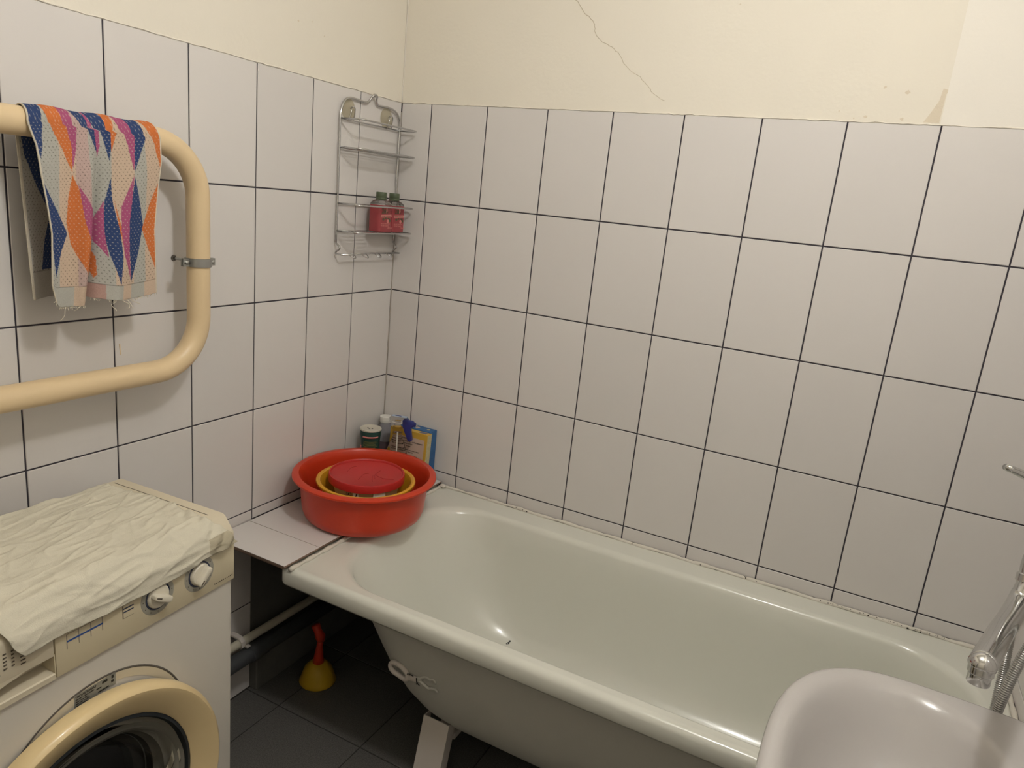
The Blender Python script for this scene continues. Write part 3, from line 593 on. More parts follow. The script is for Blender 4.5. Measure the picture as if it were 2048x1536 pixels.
# pattern polygons in swatch coordinates (the towel's own flat layout)
PL = [(NAVY, [(195, 90), (300, 120), (305, 230), (270, 430), (240, 300)]), (ORG, [(300, 110), (425, 130), (460, 250), (480, 350), (478, 520), (440, 440), (345, 190)]),
 (PNK, [(425, 130), (515, 140), (520, 250), (500, 400), (482, 500), (475, 330), (455, 230)]), (ORG, [(478, 535), (520, 640), (545, 850), (580, 1030), (598, 1285), (580, 1285), (460, 1000), (440, 850), (450, 700)]),
 (PNK, [(515, 610), (642, 855), (636, 1000), (600, 1220), (585, 1050), (545, 860)]), (NAVY, [(515, 140), (610, 150), (650, 260), (650, 390), (620, 320), (590, 240)]),
 (NAVY, [(290, 590), (330, 680), (435, 900), (440, 930), (400, 1050), (365, 1230), (335, 1000)]),
 (PNK, [(620, 160), (640, 165), (660, 240), (668, 350), (655, 420)]), (NAVY, [(630, 150), (730, 170), (745, 300), (727, 450), (680, 280)]), (ORG, [(735, 180), (800, 190), (750, 350), (738, 400)]),
 (PNK, [(795, 190), (890, 200), (900, 320), (880, 520), (850, 360)]), (NAVY, [(885, 200), (970, 215), (968, 330), (883, 518), (895, 330)]), (ORG, [(970, 215), (1078, 230), (1095, 300), (1065, 525), (1035, 360)]),
 (NAVY, [(735, 555), (745, 700), (780, 900), (792, 1080), (771, 1262), (720, 1060), (690, 870), (700, 700)]), (ORG, [(756, 700), (790, 880), (795, 1000), (778, 900)]),
 (PNK, [(694, 700), (700, 900), (715, 1080), (650, 980), (645, 850)]), (PNK, [(875, 550), (862, 700), (842, 850), (838, 1050), (853, 1235), (800, 1060), (788, 900), (794, 740)]),
 (NAVY, [(880, 555), (900, 650), (945, 880), (915, 1050), (856, 1248), (838, 1020), (840, 850), (860, 700)]), (ORG, [(1075, 570), (1060, 800), (1042, 1220), (1030, 1180), (938, 900), (1000, 720)]),
 (ORG, [(628, 1000), (655, 1080), (655, 1200), (640, 1225), (615, 1100)])]
def inpoly(X, Y, poly):
    r = np.zeros(X.shape, bool); n = len(poly); j = n - 1
    for i in range(n):
        xi, yi = poly[i]; xj, yj = poly[j]
        c = ((yi > Y) != (yj > Y)) & (X < (xj - xi) * (Y - yi) / (yj - yi + 1e-9) + xi); r ^= c; j = i
    return r
NS, NF, NA, NB = 230, 330, 26, 200
def paint(s, t, back=False):
    if not back:
        top = TOPL + (TOPR - TOPL) * s; bot = np.where(s < .40, BOTL, BOTR + 0 * s)
        Y = top + (bot - top) * t; sm = .435; g = lambda Q: np.interp(Y, [p[1] for p in Q], [p[0] for p in Q])
        XM = g(Mp); X = np.where(s < sm, g(Lp) + (XM - g(Lp)) * s / sm, XM + (g(Rp) - XM) * (s - sm) / (1 - sm))
        polys = PL; hemY = np.where(s < .40, 1300, 1262)
        C = np.zeros(X.shape + (3,)); C[:] = GRY
        for a, b, cc in ((390, 500, PCH), (500, 590, PKB), (590, 655, GRY), (655, 740, GRY), (740, 880, PCH), (880, 965, GRY), (965, 1100, PCH)): C[(X >= a) & (X < b)] = cc
        C[(Y > hemY)] = GRY
        for a, b, cc in ((480, 605, PCH), (605, 690, (.42, .27, .23)), (790, 860, PCH), (955, 1100, PCH)): C[(Y > hemY) & (X >= a) & (X < b)] = cc
        edge = (s < .012) | (s > .988)
    else:
        X = 110 + 860 * s; Y = 290 + 1100 * t
        polys = [(NAVY, [(135, 285), (420, 285), (430, 400), (300, 860), (280, 800), (205, 640), (150, 480)]), (NAVY, [(300, 860), (400, 1000), (400, 1210), (205, 1205), (250, 1000)]), (PNK, [(400, 290), (470, 290), (440, 800)])]
        hemY = 1212 + 0 * X
        C = np.zeros(X.shape + (3,)); C[:] = (.42, .40, .36); edge = s < .018
    inb = np.zeros(X.shape, bool)
    for col, pg in polys:
        m_ = inpoly(X, Y, pg) & (Y < hemY); C[m_] = col; inb |= m_
    # woven dots
    dx, dy = 25.0, 19.0
    row = np.floor(Y / dy); fx_ = (X + (row % 2) * dx / 2) / dx; fy_ = Y / dy
    d = np.hypot((fx_ - np.round(fx_)) * dx, (fy_ - np.floor(fy_) - .5) * dy * 1.0)
    dot = (d < 3.4) & (Y < hemY)
    C[dot & inb] = C[dot & inb] * .55 + np.array(CRM) * .45
    C[dot & ~inb] = C[dot & ~inb] * .42
    C[np.abs(Y - hemY) < 3] *= .6
    C[edge] = CRM
    return C
yl = lambda t: float(np.interp(t, [0, .12, .27, .40, .6, .9, 1], [-1.2335, -1.2216, -1.2183, -1.213, -1.2064, -1.2099, -1.2036]))
yr = lambda t: float(np.interp(t, [0, .14, .3, .58, .9, 1], [-.9705, -.969, -.978, -.9895, -.989, -.988]))
ym = lambda t: float(np.interp(t, [0, .25, .55, .9, 1], [-1.1067, -1.1089, -1.1178, -1.133, -1.139]))
SP = PR + 0.003
grid = []; cols = []
sv = np.linspace(0, 1, NS)
def zig(s, t, front=True):
    """outward offset: soft folds with a deep crease at the middle"""
    w = 0.0
    w += 0.006 * math.sin(s * 9.0 + 1.5 * t) * t
    w += 0.004 * math.sin(s * 17 + 4 * t) * (0.4 + 0.6 * t)
    if front:
        d = (s - 0.435); w -= 0.020 * math.exp(-(d / 0.035) ** 2) * min(1, 0.25 + t); w += (0.014 * math.exp(-((s - .33) / .07) ** 2)) * min(1, t * 1.5)
        w += 0.006 * math.exp(-((s - .62) / .09) ** 2) * t
    return w
for j in range(NB):                                # back half, bottom to top
    t = 1 - j / (NB - 1); rw = []
    for s in sv:
        y = (-1.222 + .012 * t) * (1 - s) + (-0.99) * s
        z = 1.2515 + (zu - 1.2515) * (1 - t) + .004 * math.sin(7 * s) * t
        x = px_ - SP - 0.0 - 0.012 * t * 0 - .006 * math.sin(s * 6) * t
        x = max(0.012, x + 0.004 * math.sin(11 * s + 2) * t)
        rw.append((x, y, z))
    grid.append(rw); cols.append(paint(sv, np.full(NS, t), True))
for j in range(1, NA):                             # over the pipe
    a = PI * j / NA; rw = []
    for s in sv:
        y0 = -1.222 * (1 - s) + (-.99) * s; y1 = yl(0) * (1 - s) + yr(0) * s; f = j / NA; y = y0 * (1 - f) + y1 * f
        rr = SP + 0.0030 * math.sin(s * 8) ** 2 * math.sin(a)
        rw.append((px_ - rr * math.cos(a), y, zu + rr * math.sin(a)))
    grid.append(rw); cols.append(paint(sv, np.full(NS, .062 * (1 - math.sin(a)) if a > PI / 2 else -.04 * math.cos(a))))
for j in range(NF):                                # front half, top to bottom
    t = j / (NF - 1); rw = []
    for s in sv:
        a, m_, b = yl(t), ym(t), yr(t)
        sm = .435
        y = a + (m_ - a) * (s / sm) if s < sm else m_ + (b - m_) * ((s - sm) / (1 - sm))
        zb = 1.246 if s < .40 else (1.262 - .010 * math.sin((s - .4) * 5))
        if s < .06: zb += .012 * (1 - s / .06) ** 2
        z = zu + (zb - zu) * t
        k_ = min(1, t * 4); k_ = k_ * k_ * (3 - 2 * k_); x = px_ + SP + (zig(s, t) + .003) * k_
        rw.append((max(x, px_ + SP - .004 if t < .12 else 0.08), y, z))
    grid.append(rw); cols.append(paint(sv, np.full(NS, .062 + .938 * t)))
NR = len(grid); V = [p for r in grid for p in r]
F = [(j * NS + i, j * NS + i + 1, (j + 1) * NS + i + 1, (j + 1) * NS + i) for j in range(NR - 1) for i in range(NS - 1)]
fab = obj('fabric', (V, F), M['towel'], tw, True)
ca = fab.data.color_attributes.new('pattern', 'FLOAT_COLOR', 'POINT')
CC = np.ones((NR * NS, 4)); CC[:, :3] = np.concatenate([np.asarray(c).reshape(-1, 3) for c in cols]); ca.data.foreach_set('color', CC.ravel().astype(np.float32))
solidify(fab, 0.0022, 0)
fr_ = bmesh.new()
def thread(p, k=7, L=.02, r=.0005):
    p = Vector(p); pts = [p]; d = Vector((random.gauss(0, .3), random.gauss(0, .6), -1)).normalized()
    for _ in range(k):
        d = (d + Vector((random.gauss(0, .3), random.gauss(0, .5), random.gauss(-.1, .3)))).normalized(); pts.append(pts[-1] + d * L / k)
    tube(pts, r, 4, bm=fr_)
for s in [random.random() for _ in range(60)]:
    i = int(s * (NS - 1)); thread(grid[-1][i], 4, random.uniform(.003, .008))
for s, L in ((.12, .03), (.30, .018), (.62, .035), (.66, .035), (.70, .03), (.75, .025), (.86, .016), (.97, .012)):
    thread(grid[-1][int(s * (NS - 1))], 9, L, .0006)
th = obj('loose_threads', fr_, M['hem'], tw); th['kind'] = 'stuff'

# ------------------------------------------------------------ wire shower caddy
cd = root('shower_caddy', 'chromed wire shower caddy hanging on the left wall in the corner', 'shelf', (0.012, -0.162, 1.5))
xw = 0.010; y0, y1 = -0.3045, -0.0195
fp = [(xw, y0, 1.352), (xw, y0, 1.50), (xw, y0 - .001, 1.62), (xw, y0 - .002, 1.70), (xw, y0 + .002, 1.730), (xw, y0 + .016, 1.755), (xw, y0 + .04, 1.7645), (xw, -0.225, 1.7645), (xw, -0.195, 1.763), (xw, -0.184, 1.766), (xw + .003, -0.176, 1.776), (xw + .008, -0.172, 1.785), (xw + .010, -0.162, 1.789), (xw + .008, -0.152, 1.785), (xw + .003, -0.148, 1.776), (xw, -0.140, 1.766), (xw, -0.129, 1.763), (xw, -0.09, 1.7645), (xw, y1 - .04, 1.762), (xw, y1 - .016, 1.752), (xw, y1 - .002, 1.730), (xw, y1, 1.70), (xw, y1, 1.6), (xw, y1, 1.50), (xw, y1, 1.352)]
obj('frame', tube(cath(fp, 5), 0.0032, 8), M['wire'], cd, True)
obj('hanging_ball', lathe([(0, .006), (.004, .005), (.006, .001), (.0055, -.003), (0, -.006)], (xw + .006, -.162, 1.787), n=16), M['chrome'], cd, True)
def loop(z, xf=0.086, r=0.0027, sag=0.0):
    P = [(xw, y0, z)] + [(xf - .022, y0 + .001, z)]
    for k in range(1, 6): a = PI / 2 * k / 5; P.append((xf - .022 + .022 * math.sin(a), y0 + .023 - .022 * math.cos(a), z))
    for k in range(5): P.append((xf, y0 + .03 + (y1 - y0 - .06) * k / 4, z))
    for k in range(0, 6): a = PI / 2 * k / 5; P.append((xf - .022 + .022 * math.cos(a), y1 - .023 + .022 * math.sin(a), z))
    P.append((xw, y1, z)); return tube(P, r, 8)
for z, kind in ((1.704, 'guard_rail'), (1.624, 'basket_floor'), (1.466, 'guard_rail'), (1.3865, 'basket_floor')):
    bm = loop(z, 0.085 if z > 1.6 else 0.090)
    tube([(xw, y0, z), (xw, y1, z)], 0.0022, 8, bm=bm)
    o = obj(kind, bm, M['wire'], cd, True)
    if kind == 'basket_floor':
        xf = 0.085 if z > 1.6 else 0.090
        for k in range(1, 6):
            obj('cross_wire', tube([(xw + (xf - xw) * k / 6, y0 + .003, z - .002), (xw + (xf - xw) * k / 6, y1 - .003, z - .002)], .0014, 6), M['wire'], o, True)
        for yy in (-.25, -.162, -.075):
            obj('cross_wire', tube([(xw, yy, z), (xf, yy, z)], .0016, 6), M['wire'], o, True)
for yy in (y0, y1):
    obj('hook_arm', tube(cath([(xw, yy, 1.355), (xw + .001, yy, 1.350), (xw + .014, yy, 1.340), (xw + .014, yy, 1.333), (xw + .002, yy, 1.324), (xw + .002, yy, 1.318), (.036, yy, 1.318)], 4), .0026, 8), M['wire'], cd, True)
hr = obj('hook_rail', tube([(.036, y0, 1.318), (.036, -.16, 1.3195), (.036, y1 + .002, 1.318)], .0025, 8), M['wire'], cd, True)
for yy in (-.265, -.205, -.14, -.08):
    obj('hook', tube(cath([(.036, yy - .012, 1.3195), (.048, yy - .008, 1.312), (.054, yy, 1.309), (.048, yy + .008, 1.312), (.036, yy + .012, 1.3195)], 5), .0018, 6), M['wire'], cd, True)
for yy in (-0.262, -0.079):
    o = obj('suction_cup', lathe([(0, .014), (.006, .014), (.009, .008), (.020, .005), (.030, .0008), (.031, 0), (0, .0012)], (0.001, yy, 1.733), (1, 0, 0.0), 36), M['cup'], cd, 'auto')
    obj('cup_hook', tube(cath([(.012, yy - .004, 1.735), (.020, yy - .003, 1.740), (.022, yy + .004, 1.738), (.019, yy + .008, 1.725), (.014, yy + .010, 1.705)], 4), .0016, 6), M['wire'], o, True)
    obj('cup_hook', tube(cath([(.012, yy, 1.74), (.018, yy - .006, 1.73), (.013, yy - .010, 1.703)], 4), .0016, 6), M['wire'], o, True)

# pink bottles
def shower_bottle(y, label, flip):
    b = root('shampoo_bottle', label, 'bottle', (0.052, y, 1.3889), 'pink bottles in the wire caddy')
    cx, z0 = 0.052, 1.3889
    def rr(z, hx, hy, r=.010):
        P = []
        for (sx, sy, a0) in ((1, 1, 0), (-1, 1, PI / 2), (-1, -1, PI), (1, -1, 1.5 * PI)):
            for k in range(6): a = a0 + PI / 2 * k / 5; P.append((cx + sx * (hx - r) + r * math.cos(a), y + sy * (hy - r) + r * math.sin(a), z0 + z))
        return P
    bm = loft([rr(0, .020, .030, .009), rr(.002, .0225, .0325), rr(.045, .0225, .0325), rr(.082, .0225, .0322)], True, True); bmesh.ops.recalc_face_normals(bm, faces=bm.faces[:])
    obj('liquid_body', bm, M['shampoo'], b, 'auto')
    bm = loft([rr(.0822, .0225, .0322), rr(.088, .021, .030), rr(.094, .017, .023), rr(.097, .013, .016)], True, True); bmesh.ops.recalc_face_normals(bm, faces=bm.faces[:])
    obj('clear_shoulder', bm, M['clear'], b, 'auto')
    obj('cap', lathe([(0, .097), (.0155, .097), (.0165, .099), (.0165, .104), (.0162, .1045), (.0165, .105), (.0165, .119), (.0155, .1205), (0, .1205)], (cx, y, z0), n=28), M['green'], b, 'auto')
    X = cx + .0226
    P = lambda yy, zz, e=.0003: (X + e, y + yy, z0 + zz)
    U = (0, 1, 0); Vv = (0, 0, 1)
    text('printed_number', '2в1', .022, P(-.024, .058), U, Vv, M['leaf'], b, bold=.0003)
    obj('label_leaf', prism([(-.002, .060), (.008, .064), (.006, .076), (-.001, .074)], (X, y, z0), U, Vv, (1, 0, 0), 0, .0004), M['pinkp'], b)
    obj('label_band', prism([(-.027, .045), (.027, .047), (.027, .055), (-.027, .053)], (X, y, z0), U, Vv, (1, 0, 0), 0, .0003), M['pinkp'], b)
    text('printed_text', 'шампунь и бальзам', .0047, P(-.025, .0485, .0006), U, Vv, M['leaf'], b)
    for a_, b_, r_ in ((-.014, .040, .004), (-.002, .043, .003), (.012, .040, .005), (.017, .036, .0045)):
        obj('label_leaf', prism([(r_ * math.cos(t) * 1.3, r_ * math.sin(t)) for t in np.linspace(0, 2 * PI, 8, endpoint=False)], P(a_, b_, 0), U, Vv, (1, 0, 0), 0, .0004), M['leaf'], b)
    obj('label_fruit', prism([(.006 * math.cos(t), .006 * math.sin(t)) for t in np.linspace(0, 2 * PI, 12, endpoint=False)], P(.008, .034, .0004), U, Vv, (1, 0, 0), 0, .0004), M['pinkp'], b)
    text('printed_text', 'для всех типов волос', .0043, P(-.026, .025), U, Vv, M['pinkp'], b, bold=.0001)
    text('printed_text', 'экстракт граната', .0048, P(-.026, .019), U, Vv, M['pinkp'], b, bold=.0001)
    text('printed_text', '250 мл', .007, P(.009, .012), U, Vv, M['pinkp'], b, bold=.0002)
    return b
shower_bottle(-0.1505, 'pink liquid bottle with a green cap, left of the two on the wire shelf', 0)
shower_bottle(-0.0835, 'pink liquid bottle with a green cap, right of the two, nearest the corner', 1)

# ------------------------------------------------------------ washing machine
A = 0.05
Nn = Vector((math.cos(A), math.sin(A), 0)); Uu = Vector((math.sin(A), -math.cos(A), 0)); O = Vector((0.405, -1.045, 0)); Zv = Vector((0, 0, 1))
def mw(u, d, z): return O + Uu * u + Nn * d + Zv * z
wmach = root('washing_machine', 'white front-loading washing machine with a yellowed door ring', 'washing machine', O + Uu * .3 - Nn * .16)
def mbox(u0, u1, d0, d1, z0, z1, r=0.0, seg=2):
    bm = box(u0, u1, d0, d1, z0, z1, r, seg)
    for v in bm.verts: v.co = mw(v.co.x, v.co.y, v.co.z)
    bmesh.ops.recalc_face_normals(bm, faces=bm.faces[:]); return bm
MW = 0.67
CU, CZ = 0.338, 0.368
# body with a round opening in the front: front sheet as a ring-bridged face
bm = bmesh.new(); n = 64; u0, u1, z0, z1 = 0.006, MW - .006, 0.06, 0.708
RO = 0.222
hole = [bm.verts.new(mw(CU + RO * math.cos(2 * PI * i / n), -.006, CZ + RO * math.sin(2 * PI * i / n))) for i in range(n)]
def sq(i):
    a = 2 * PI * i / n; c_, s_ = math.cos(a), math.sin(a); k = []
    if c_ > 1e-9: k.append((u1 - CU) / c_)
    if c_ < -1e-9: k.append((u0 - CU) / c_)
    if s_ > 1e-9: k.append((z1 - CZ) / s_)
    if s_ < -1e-9: k.append((z0 - CZ) / s_)
    m_ = min(k); return (CU + m_ * c_, CZ + m_ * s_)
rim_ = [bm.verts.new(mw(sq(i)[0], -.006, sq(i)[1])) for i in range(n)]
hin = [bm.verts.new(mw(CU + RO * math.cos(2 * PI * i / n), -.045, CZ + RO * math.sin(2 * PI * i / n))) for i in range(n)]
for i in range(n):
    j = (i + 1) % n; bm.faces.new((hole[i], hole[j], rim_[j], rim_[i])); bm.faces.new((hole[j], hole[i], hin[i], hin[j]))
# corner triangles
for (cu_, cz_) in ((u0, z0), (u1, z0), (u0, z1), (u1, z1)):
    cv = bm.verts.new(mw(cu_, -.006, cz_))
    best = None
    for i in range(n):
        j = (i + 1) % n; a, b = sq(i), sq(j)
        if (abs(a[0] - cu_) < 1e-6 and abs(b[1] - cz_) < 1e-6) or (abs(a[1] - cz_) < 1e-6 and abs(b[0] - cu_) < 1e-6):
            bm.faces.new((rim_[i], cv, rim_[j])); break
bmesh.ops.recalc_face_normals(bm, faces=bm.faces[:])
obj('front_sheet', bm, M['body'], wmach)
bm = mbox(0.0035, 0.0075, -.325, -.006, 0.03, 0.81)
for b_ in ((MW - .0075, MW - .0035, -.325, -.006, 0.03, 0.81), (0.004, MW - .004, -.325, -.321, 0.03, 0.81), (0.004, MW - .004, -.32, -.006, 0.03, 0.06)):
    k = len(bm.verts); addbox(bm, *b_); bm.verts.ensure_lookup_table()
    for v in bm.verts[k:]: v.co = mw(v.co.x, v.co.y, v.co.z)
obj('side_panels', bm, M['body'], wmach)
for u_ in (.05, MW - .05):
    for d_ in (-.29, -.04):
        obj('foot', lathe([(0, 0), (.02, 0), (.02, .012), (.01, .016), (.01, .032), (0, .032)], mw(u_, d_, 0), n=18), M['rubber'], wmach, 'auto')
# top with rim line
prof = [(-.328, .815), (-.328, .846), (-.325, .850), (-.030, .850), (-.024, .8475), (-.001, .818), (0, .812), (0, .800), (-.02, .800)]
bm = prism([(a, b) for a, b in prof], O, Nn, Zv, Uu, 0.0, MW, r=0)
bmesh.ops.bevel(bm, geom=[e for e in bm.edges if abs((e.verts[0].co - e.verts[1].co).normalized().dot(Uu)) < .5], offset=.002, segments=2, affect='EDGES')
obj('top_cover', bm, M['panel2'], wmach, 'auto')
obj('top_groove', mbox(0.0250, 0.0265, -.315, -.045, .8499, .8504), M['print'], wmach)
obj('control_panel', mbox(0.0, 0.3775, -.02, 0.0, 0.710, 0.803, .0015), M['panel'], wmach, 'auto')
# detergent drawer: front plate with a scooped handle below
dr = obj('detergent_drawer', mbox(0.3795, MW, -.02, -.0005, 0.752, 0.803, .0012), M['panel2'], wmach, 'auto')
bm = bmesh.new(); k = 24; top = []; bot = []
for i in range(k + 1):
    u_ = 0.3795 + (MW - .3795) * i / k; f = (u_ - .3795)
    zt = .752 if f < .055 else .752 - .0035 - .022 * math.sin(min(1, (f - .055) / .10) * PI / 2) ** 2
    top.append(u_); bot.append(zt)
poly = [(a, b) for a, b in zip(top, bot)] + [(MW, .7535), (.3795, .7535)]
obj('drawer_lip', prism(poly, O, Uu, Zv, Nn, -.006, -.0005), M['panel2'], dr, 'auto')
obj('handle_recess', mbox(0.3795, MW, -.035, -.033, 0.715, 0.755), M['panel2'], dr)
bm = prism([(-.034, .7235), (-.002, .7205), (0, .7185), (0, .7095), (-.034, .7095)], O, Nn, Zv, Uu, .3795, MW)
obj('handle_shelf', bm, M['panel2'], dr, 'auto')
obj('drawer_cheek', mbox(0.3785, 0.3800, -.034, -.0008, .7100, .7550), M['panel'], dr)
# printed marks
e0, e1 = 0.0001, 0.0005
for u_ in (.296, .317, .338, .3585): obj('panel_mark', mbox(u_ - .0006, u_ + .0006, e0, e1, .7525, .7790), M['line'], wmach)
obj('panel_mark', mbox(.296, .3585, e1, e1 + .0003, .7645, .7675), M['blue'], wmach)
obj('panel_mark', mbox(.296, .3585, e0, e1, .7787, .7793), M['line'], wmach)
obj('panel_mark', mbox(.2565, .2578, e0, e1, .753, .7795), M['print'], wmach)
for z_ in (.7700, .7635): obj('panel_mark', mbox(.236, .2578, e0, e1, z_, z_ + .0022), M['navyline'], wmach)
obj('panel_mark', mbox(.236, .2578, e0, e1, .7525, .7530), M['line'], wmach)
obj('panel_mark', mbox(.236, .2578, e0, e1, .7805, .7810), M['line'], wmach)
bm = bmesh.new()
for i in range(11):
    u_ = .052 - .0046 * i; h = .0012 if i not in (2,) else .0005
    k = len(bm.verts); addbox(bm, u_ - .0009, u_ + .0009, e0, e1, .7205, .7205 + h * 2); bm.verts.ensure_lookup_table()
    for v in bm.verts[k:]: v.co = mw(v.co.x, v.co.y, v.co.z)
o = obj('printed_lettering', bm, M['print'], wmach)
bm = bmesh.new()
for cu_, k0, k1, w_ in ((.4275, 1, 5, .0075), (.442, 0, 4, .004), (.4535, 0, 4, .005), (.466, 0, 5, .0085)):
    for r_ in range(k0 - 1, k1):
        z_ = .7935 - .0062 * r_ - (.0 if cu_ < .44 else .001)
        k = len(bm.verts); addbox(bm, cu_ - w_ / 2, cu_ + w_ / 2, e0, e1, z_ - .0011, z_ + .0011); bm.verts.ensure_lookup_table()
        for v in bm.verts[k:]: v.co = mw(v.co.x, v.co.y, v.co.z)
for r_ in range(5):
    for cu_, w_ in ((.505, .03), (.55, .024)):
        z_ = .782 - .0062 * r_
        k = len(bm.verts); addbox(bm, cu_ - w_ / 2, cu_ + w_ / 2, e0, e1, z_ - .0008, z_ + .0008); bm.verts.ensure_lookup_table()
        for v in bm.verts[k:]: v.co = mw(v.co.x, v.co.y, v.co.z)
obj('drawer_print', bm, M['print'], dr)
obj('drawer_ridge', mbox(.478, MW - .002, -.0004, .0012, .7835, .7990, .0005), M['knobw'], dr)
# dials
for (ku, kz, rot_) in ((.186, .7625, math.radians(152)), (.0905, .7625, math.radians(-132))):
    pc = mw(ku, 0, kz)
    dl = obj('dial', lathe([(0.0235, .0004), (.0345, .0006), (.0355, .0002), (.0355, -.0005), (0, -.0005), (0, .0003)], pc, Nn, 56), M['dial'], wmach, 'auto')
    obj('dial_ring', lathe([(.0225, .0005), (.0258, .0016), (.0262, .0005)], pc, Nn, 56), M['navyline'], dl, 'auto')
    for i in range(12):
        a = 2 * PI * i / 12; obj('dial_tick', mbox(ku + .031 * math.cos(a) - .0007, ku + .031 * math.cos(a) + .0007, .0005, .0009, kz + .031 * math.sin(a) - .0009, kz + .031 * math.sin(a) + .0009), M['print'], dl)
    kb = obj('knob', lathe([(.0225, 0), (.0225, .003), (.021, .0055), (.0195, .007), (0, .0085)], pc, Nn, 48), M['knobw'], dl, 'auto')
    # raised grip bar
    cu2, su2 = math.cos(rot_), math.sin(rot_); gu = (-Uu) * cu2 + Zv * su2; gv = Uu * su2 + Zv * cu2
    gv = Nn.cross(gu)
    P = [(-.019, -.0045), (-.014, -.0065), (.014, -.0058), (.0205, -.004), (.0215, 0), (.0205, .004), (.014, .0058), (-.014, .0065), (-.019, .0045)]
    g = prism(P, pc, gu, gv, Nn, .005, .020, r=.0024)
    obj('grip', g, M['knobw'], kb, 'auto')
    obj('pointer', prism([(.008, -.0016), (.0195, -.0014), (.0195, .0008), (.008, .001)], pc, gu, gv, Nn, .0196, .0205), M['print'], kb)
# door: dish recess, ring, glass bowl, gasket, drum
def cyl(prof, m, name, parent, n=80, u=CU, z=CZ, sm_='auto'):
    return obj(name, lathe(prof, mw(u, 0, z), Nn, n), m, parent, sm_)
obj('door_recess', lathe([(.186, -.0055), (.188, -.0048), (.190, -.0055)], mw(.31, 0, .470), Nn, 90), M['gasket'], wmach, 'auto')
obj('door_dish', lathe([(.1705, -.0052), (.186, -.0050)], mw(.31, 0, .470), Nn, 90), M['panel2'], wmach, 'auto')
door = cyl([(.2105, .001), (.2105, .0125), (.2130, .0150), (.2555, .0355), (.262, .0362), (.2675, .0325), (.2705, .026), (.271, .012), (.268, .001)], M['ring'], 'door_ring', wmach)
cyl([(.2104, .004), (.2104, .0115), (.204, .0135), (.200, .008), (.200, .000)], M['rubber'], 'inner_trim', door)
cyl([(.200, .002), (.195, -.002), (.188, -.012), (.184, -.018), (.178, -.020), (.175, -.034), (.168, -.040)], M['lining'], 'door_lining', door)
gl = cyl([(.194, .012), (.184, .010), (.172, -.014), (.156, -.046), (.120, -.064), (0, -.070), (0, -.066), (.118, -.060), (.152, -.043), (.168, -.012), (.181, .0135), (.194, .0155)], M['glass'], 'door_glass', door)
cyl([(.222, -.010), (.205, -.022), (.196, -.042), (.176, -.052), (.168, -.072), (.152, -.086), (.158, -.094)], M['gasket'], 'gasket', wmach)
cyl([(.1665, -.062), (.1685, -.060), (.1685, -.064)], M['zinc'], 'gasket_wire', wmach)
dm = cyl([(.156, -.092), (.175, -.104), (.225, -.110), (.225, -.290), (0, -.295)], M['drum'], 'drum', wmach)
for k in range(3):
    a = math.radians(100 + 120 * k)
    rr_ = (Uu * math.cos(a) + Zv * math.sin(a)); tt_ = (-Uu * math.sin(a) + Zv * math.cos(a))
    obj('drum_paddle', prism([(.165, -.014), (.175, -.022), (.224, -.026), (.224, .026), (.175, .022), (.165, .014)], mw(CU, 0, CZ), rr_, tt_, Nn, -.285, -.112, r=.003), M['gasket'], dm, 'auto')
# rating label above the door
st = obj('rating_label', mbox(.272, .349, -.0052, -.0046, .631, .654), M['sticker'], wmach)
stp = [('ТИП АВТОМАТ', .0052, .6475, .0015), ('220-240V ~ 50Hz 2200W', .0032, .6435, .0), ('MOD. 5 kg  IPX4', .0032, .6395, 0), ('MAX 10A  1.0 MPa', .0032, .6355, 0), ('No 03 1140 2006', .0028, .632, 0)]
for s, h, z_, b_ in stp:
    text('printed_text', s, h, mw(.347, -.0044, z_), -Uu, Zv, M['black'], st, bold=.00015)
for a, b, c_, d_ in ((.276, .280, .6455, .6515), (.276, .281, .638, .6425), (.288, .298, .646, .6505), (.286, .306, .6335, .6355), (.30, .309, .6405, .6425)):
    obj('label_mark', mbox(a, b, -.0046, -.0043, c_, d_), M['black'], st)

# ------------------------------------------------------------ cloth over the machine
NU, NT = 260, 240
ct = root('white_cloth', 'crumpled white cotton cloth spread over the washing machine', 'cloth', mw(.3, -.16, .852))
U0, U1 = 0.006, 0.66
# path along depth: from back edge over top, down the slope and hanging over the panel
pp = [(-.322, .8515), (-.026, .8520), (-.0205, .8488), (.0035, .818), (.0055, .80), (.0055, .778)]
seg = [0]
for a, b in zip(pp, pp[1:]): seg.append(seg[-1] + math.hypot(b[0] - a[0], b[1] - a[1]))
def at(s):
    s = max(0, s)
    for i in range(len(pp) - 1):
        if s <= seg[i + 1] or i == len(pp) - 2:
            f = (s - seg[i]) / (seg[i + 1] - seg[i]); a, b = pp[i], pp[i + 1]
            n = Vector((-(b[1] - a[1]), b[0] - a[0])).normalized() * 1.0
            return a[0] + (b[0] - a[0]) * f, a[1] + (b[1] - a[1]) * f, (Vector((n.x, n.y)) if n.y > 0 or n.x > 0 else -n)
V = []; 
def sfront(u):      # lowest point of the hanging edge
    zt = float(np.interp(u, [0, .018, .05, .088, .124, .18, .252, .31, .36, .40, .430, .444, .455, .475, .50, .54, .70], [.800, .797, .796, .795, .7865, .786, .7845, .786, .789, .788, .7855, .803, .832, .853, .855, .855, .855]))
    if zt >= .85: return seg[1] - (zt - .85) * 6 - (u - .475) * .5
    # invert along path
    for i in range(1, len(pp) - 1):
        if pp[i + 1][1] <= zt: return seg[i] + (pp[i][1] - zt) / (pp[i][1] - pp[i + 1][1]) * (seg[i + 1] - seg[i])
    return seg[-1]
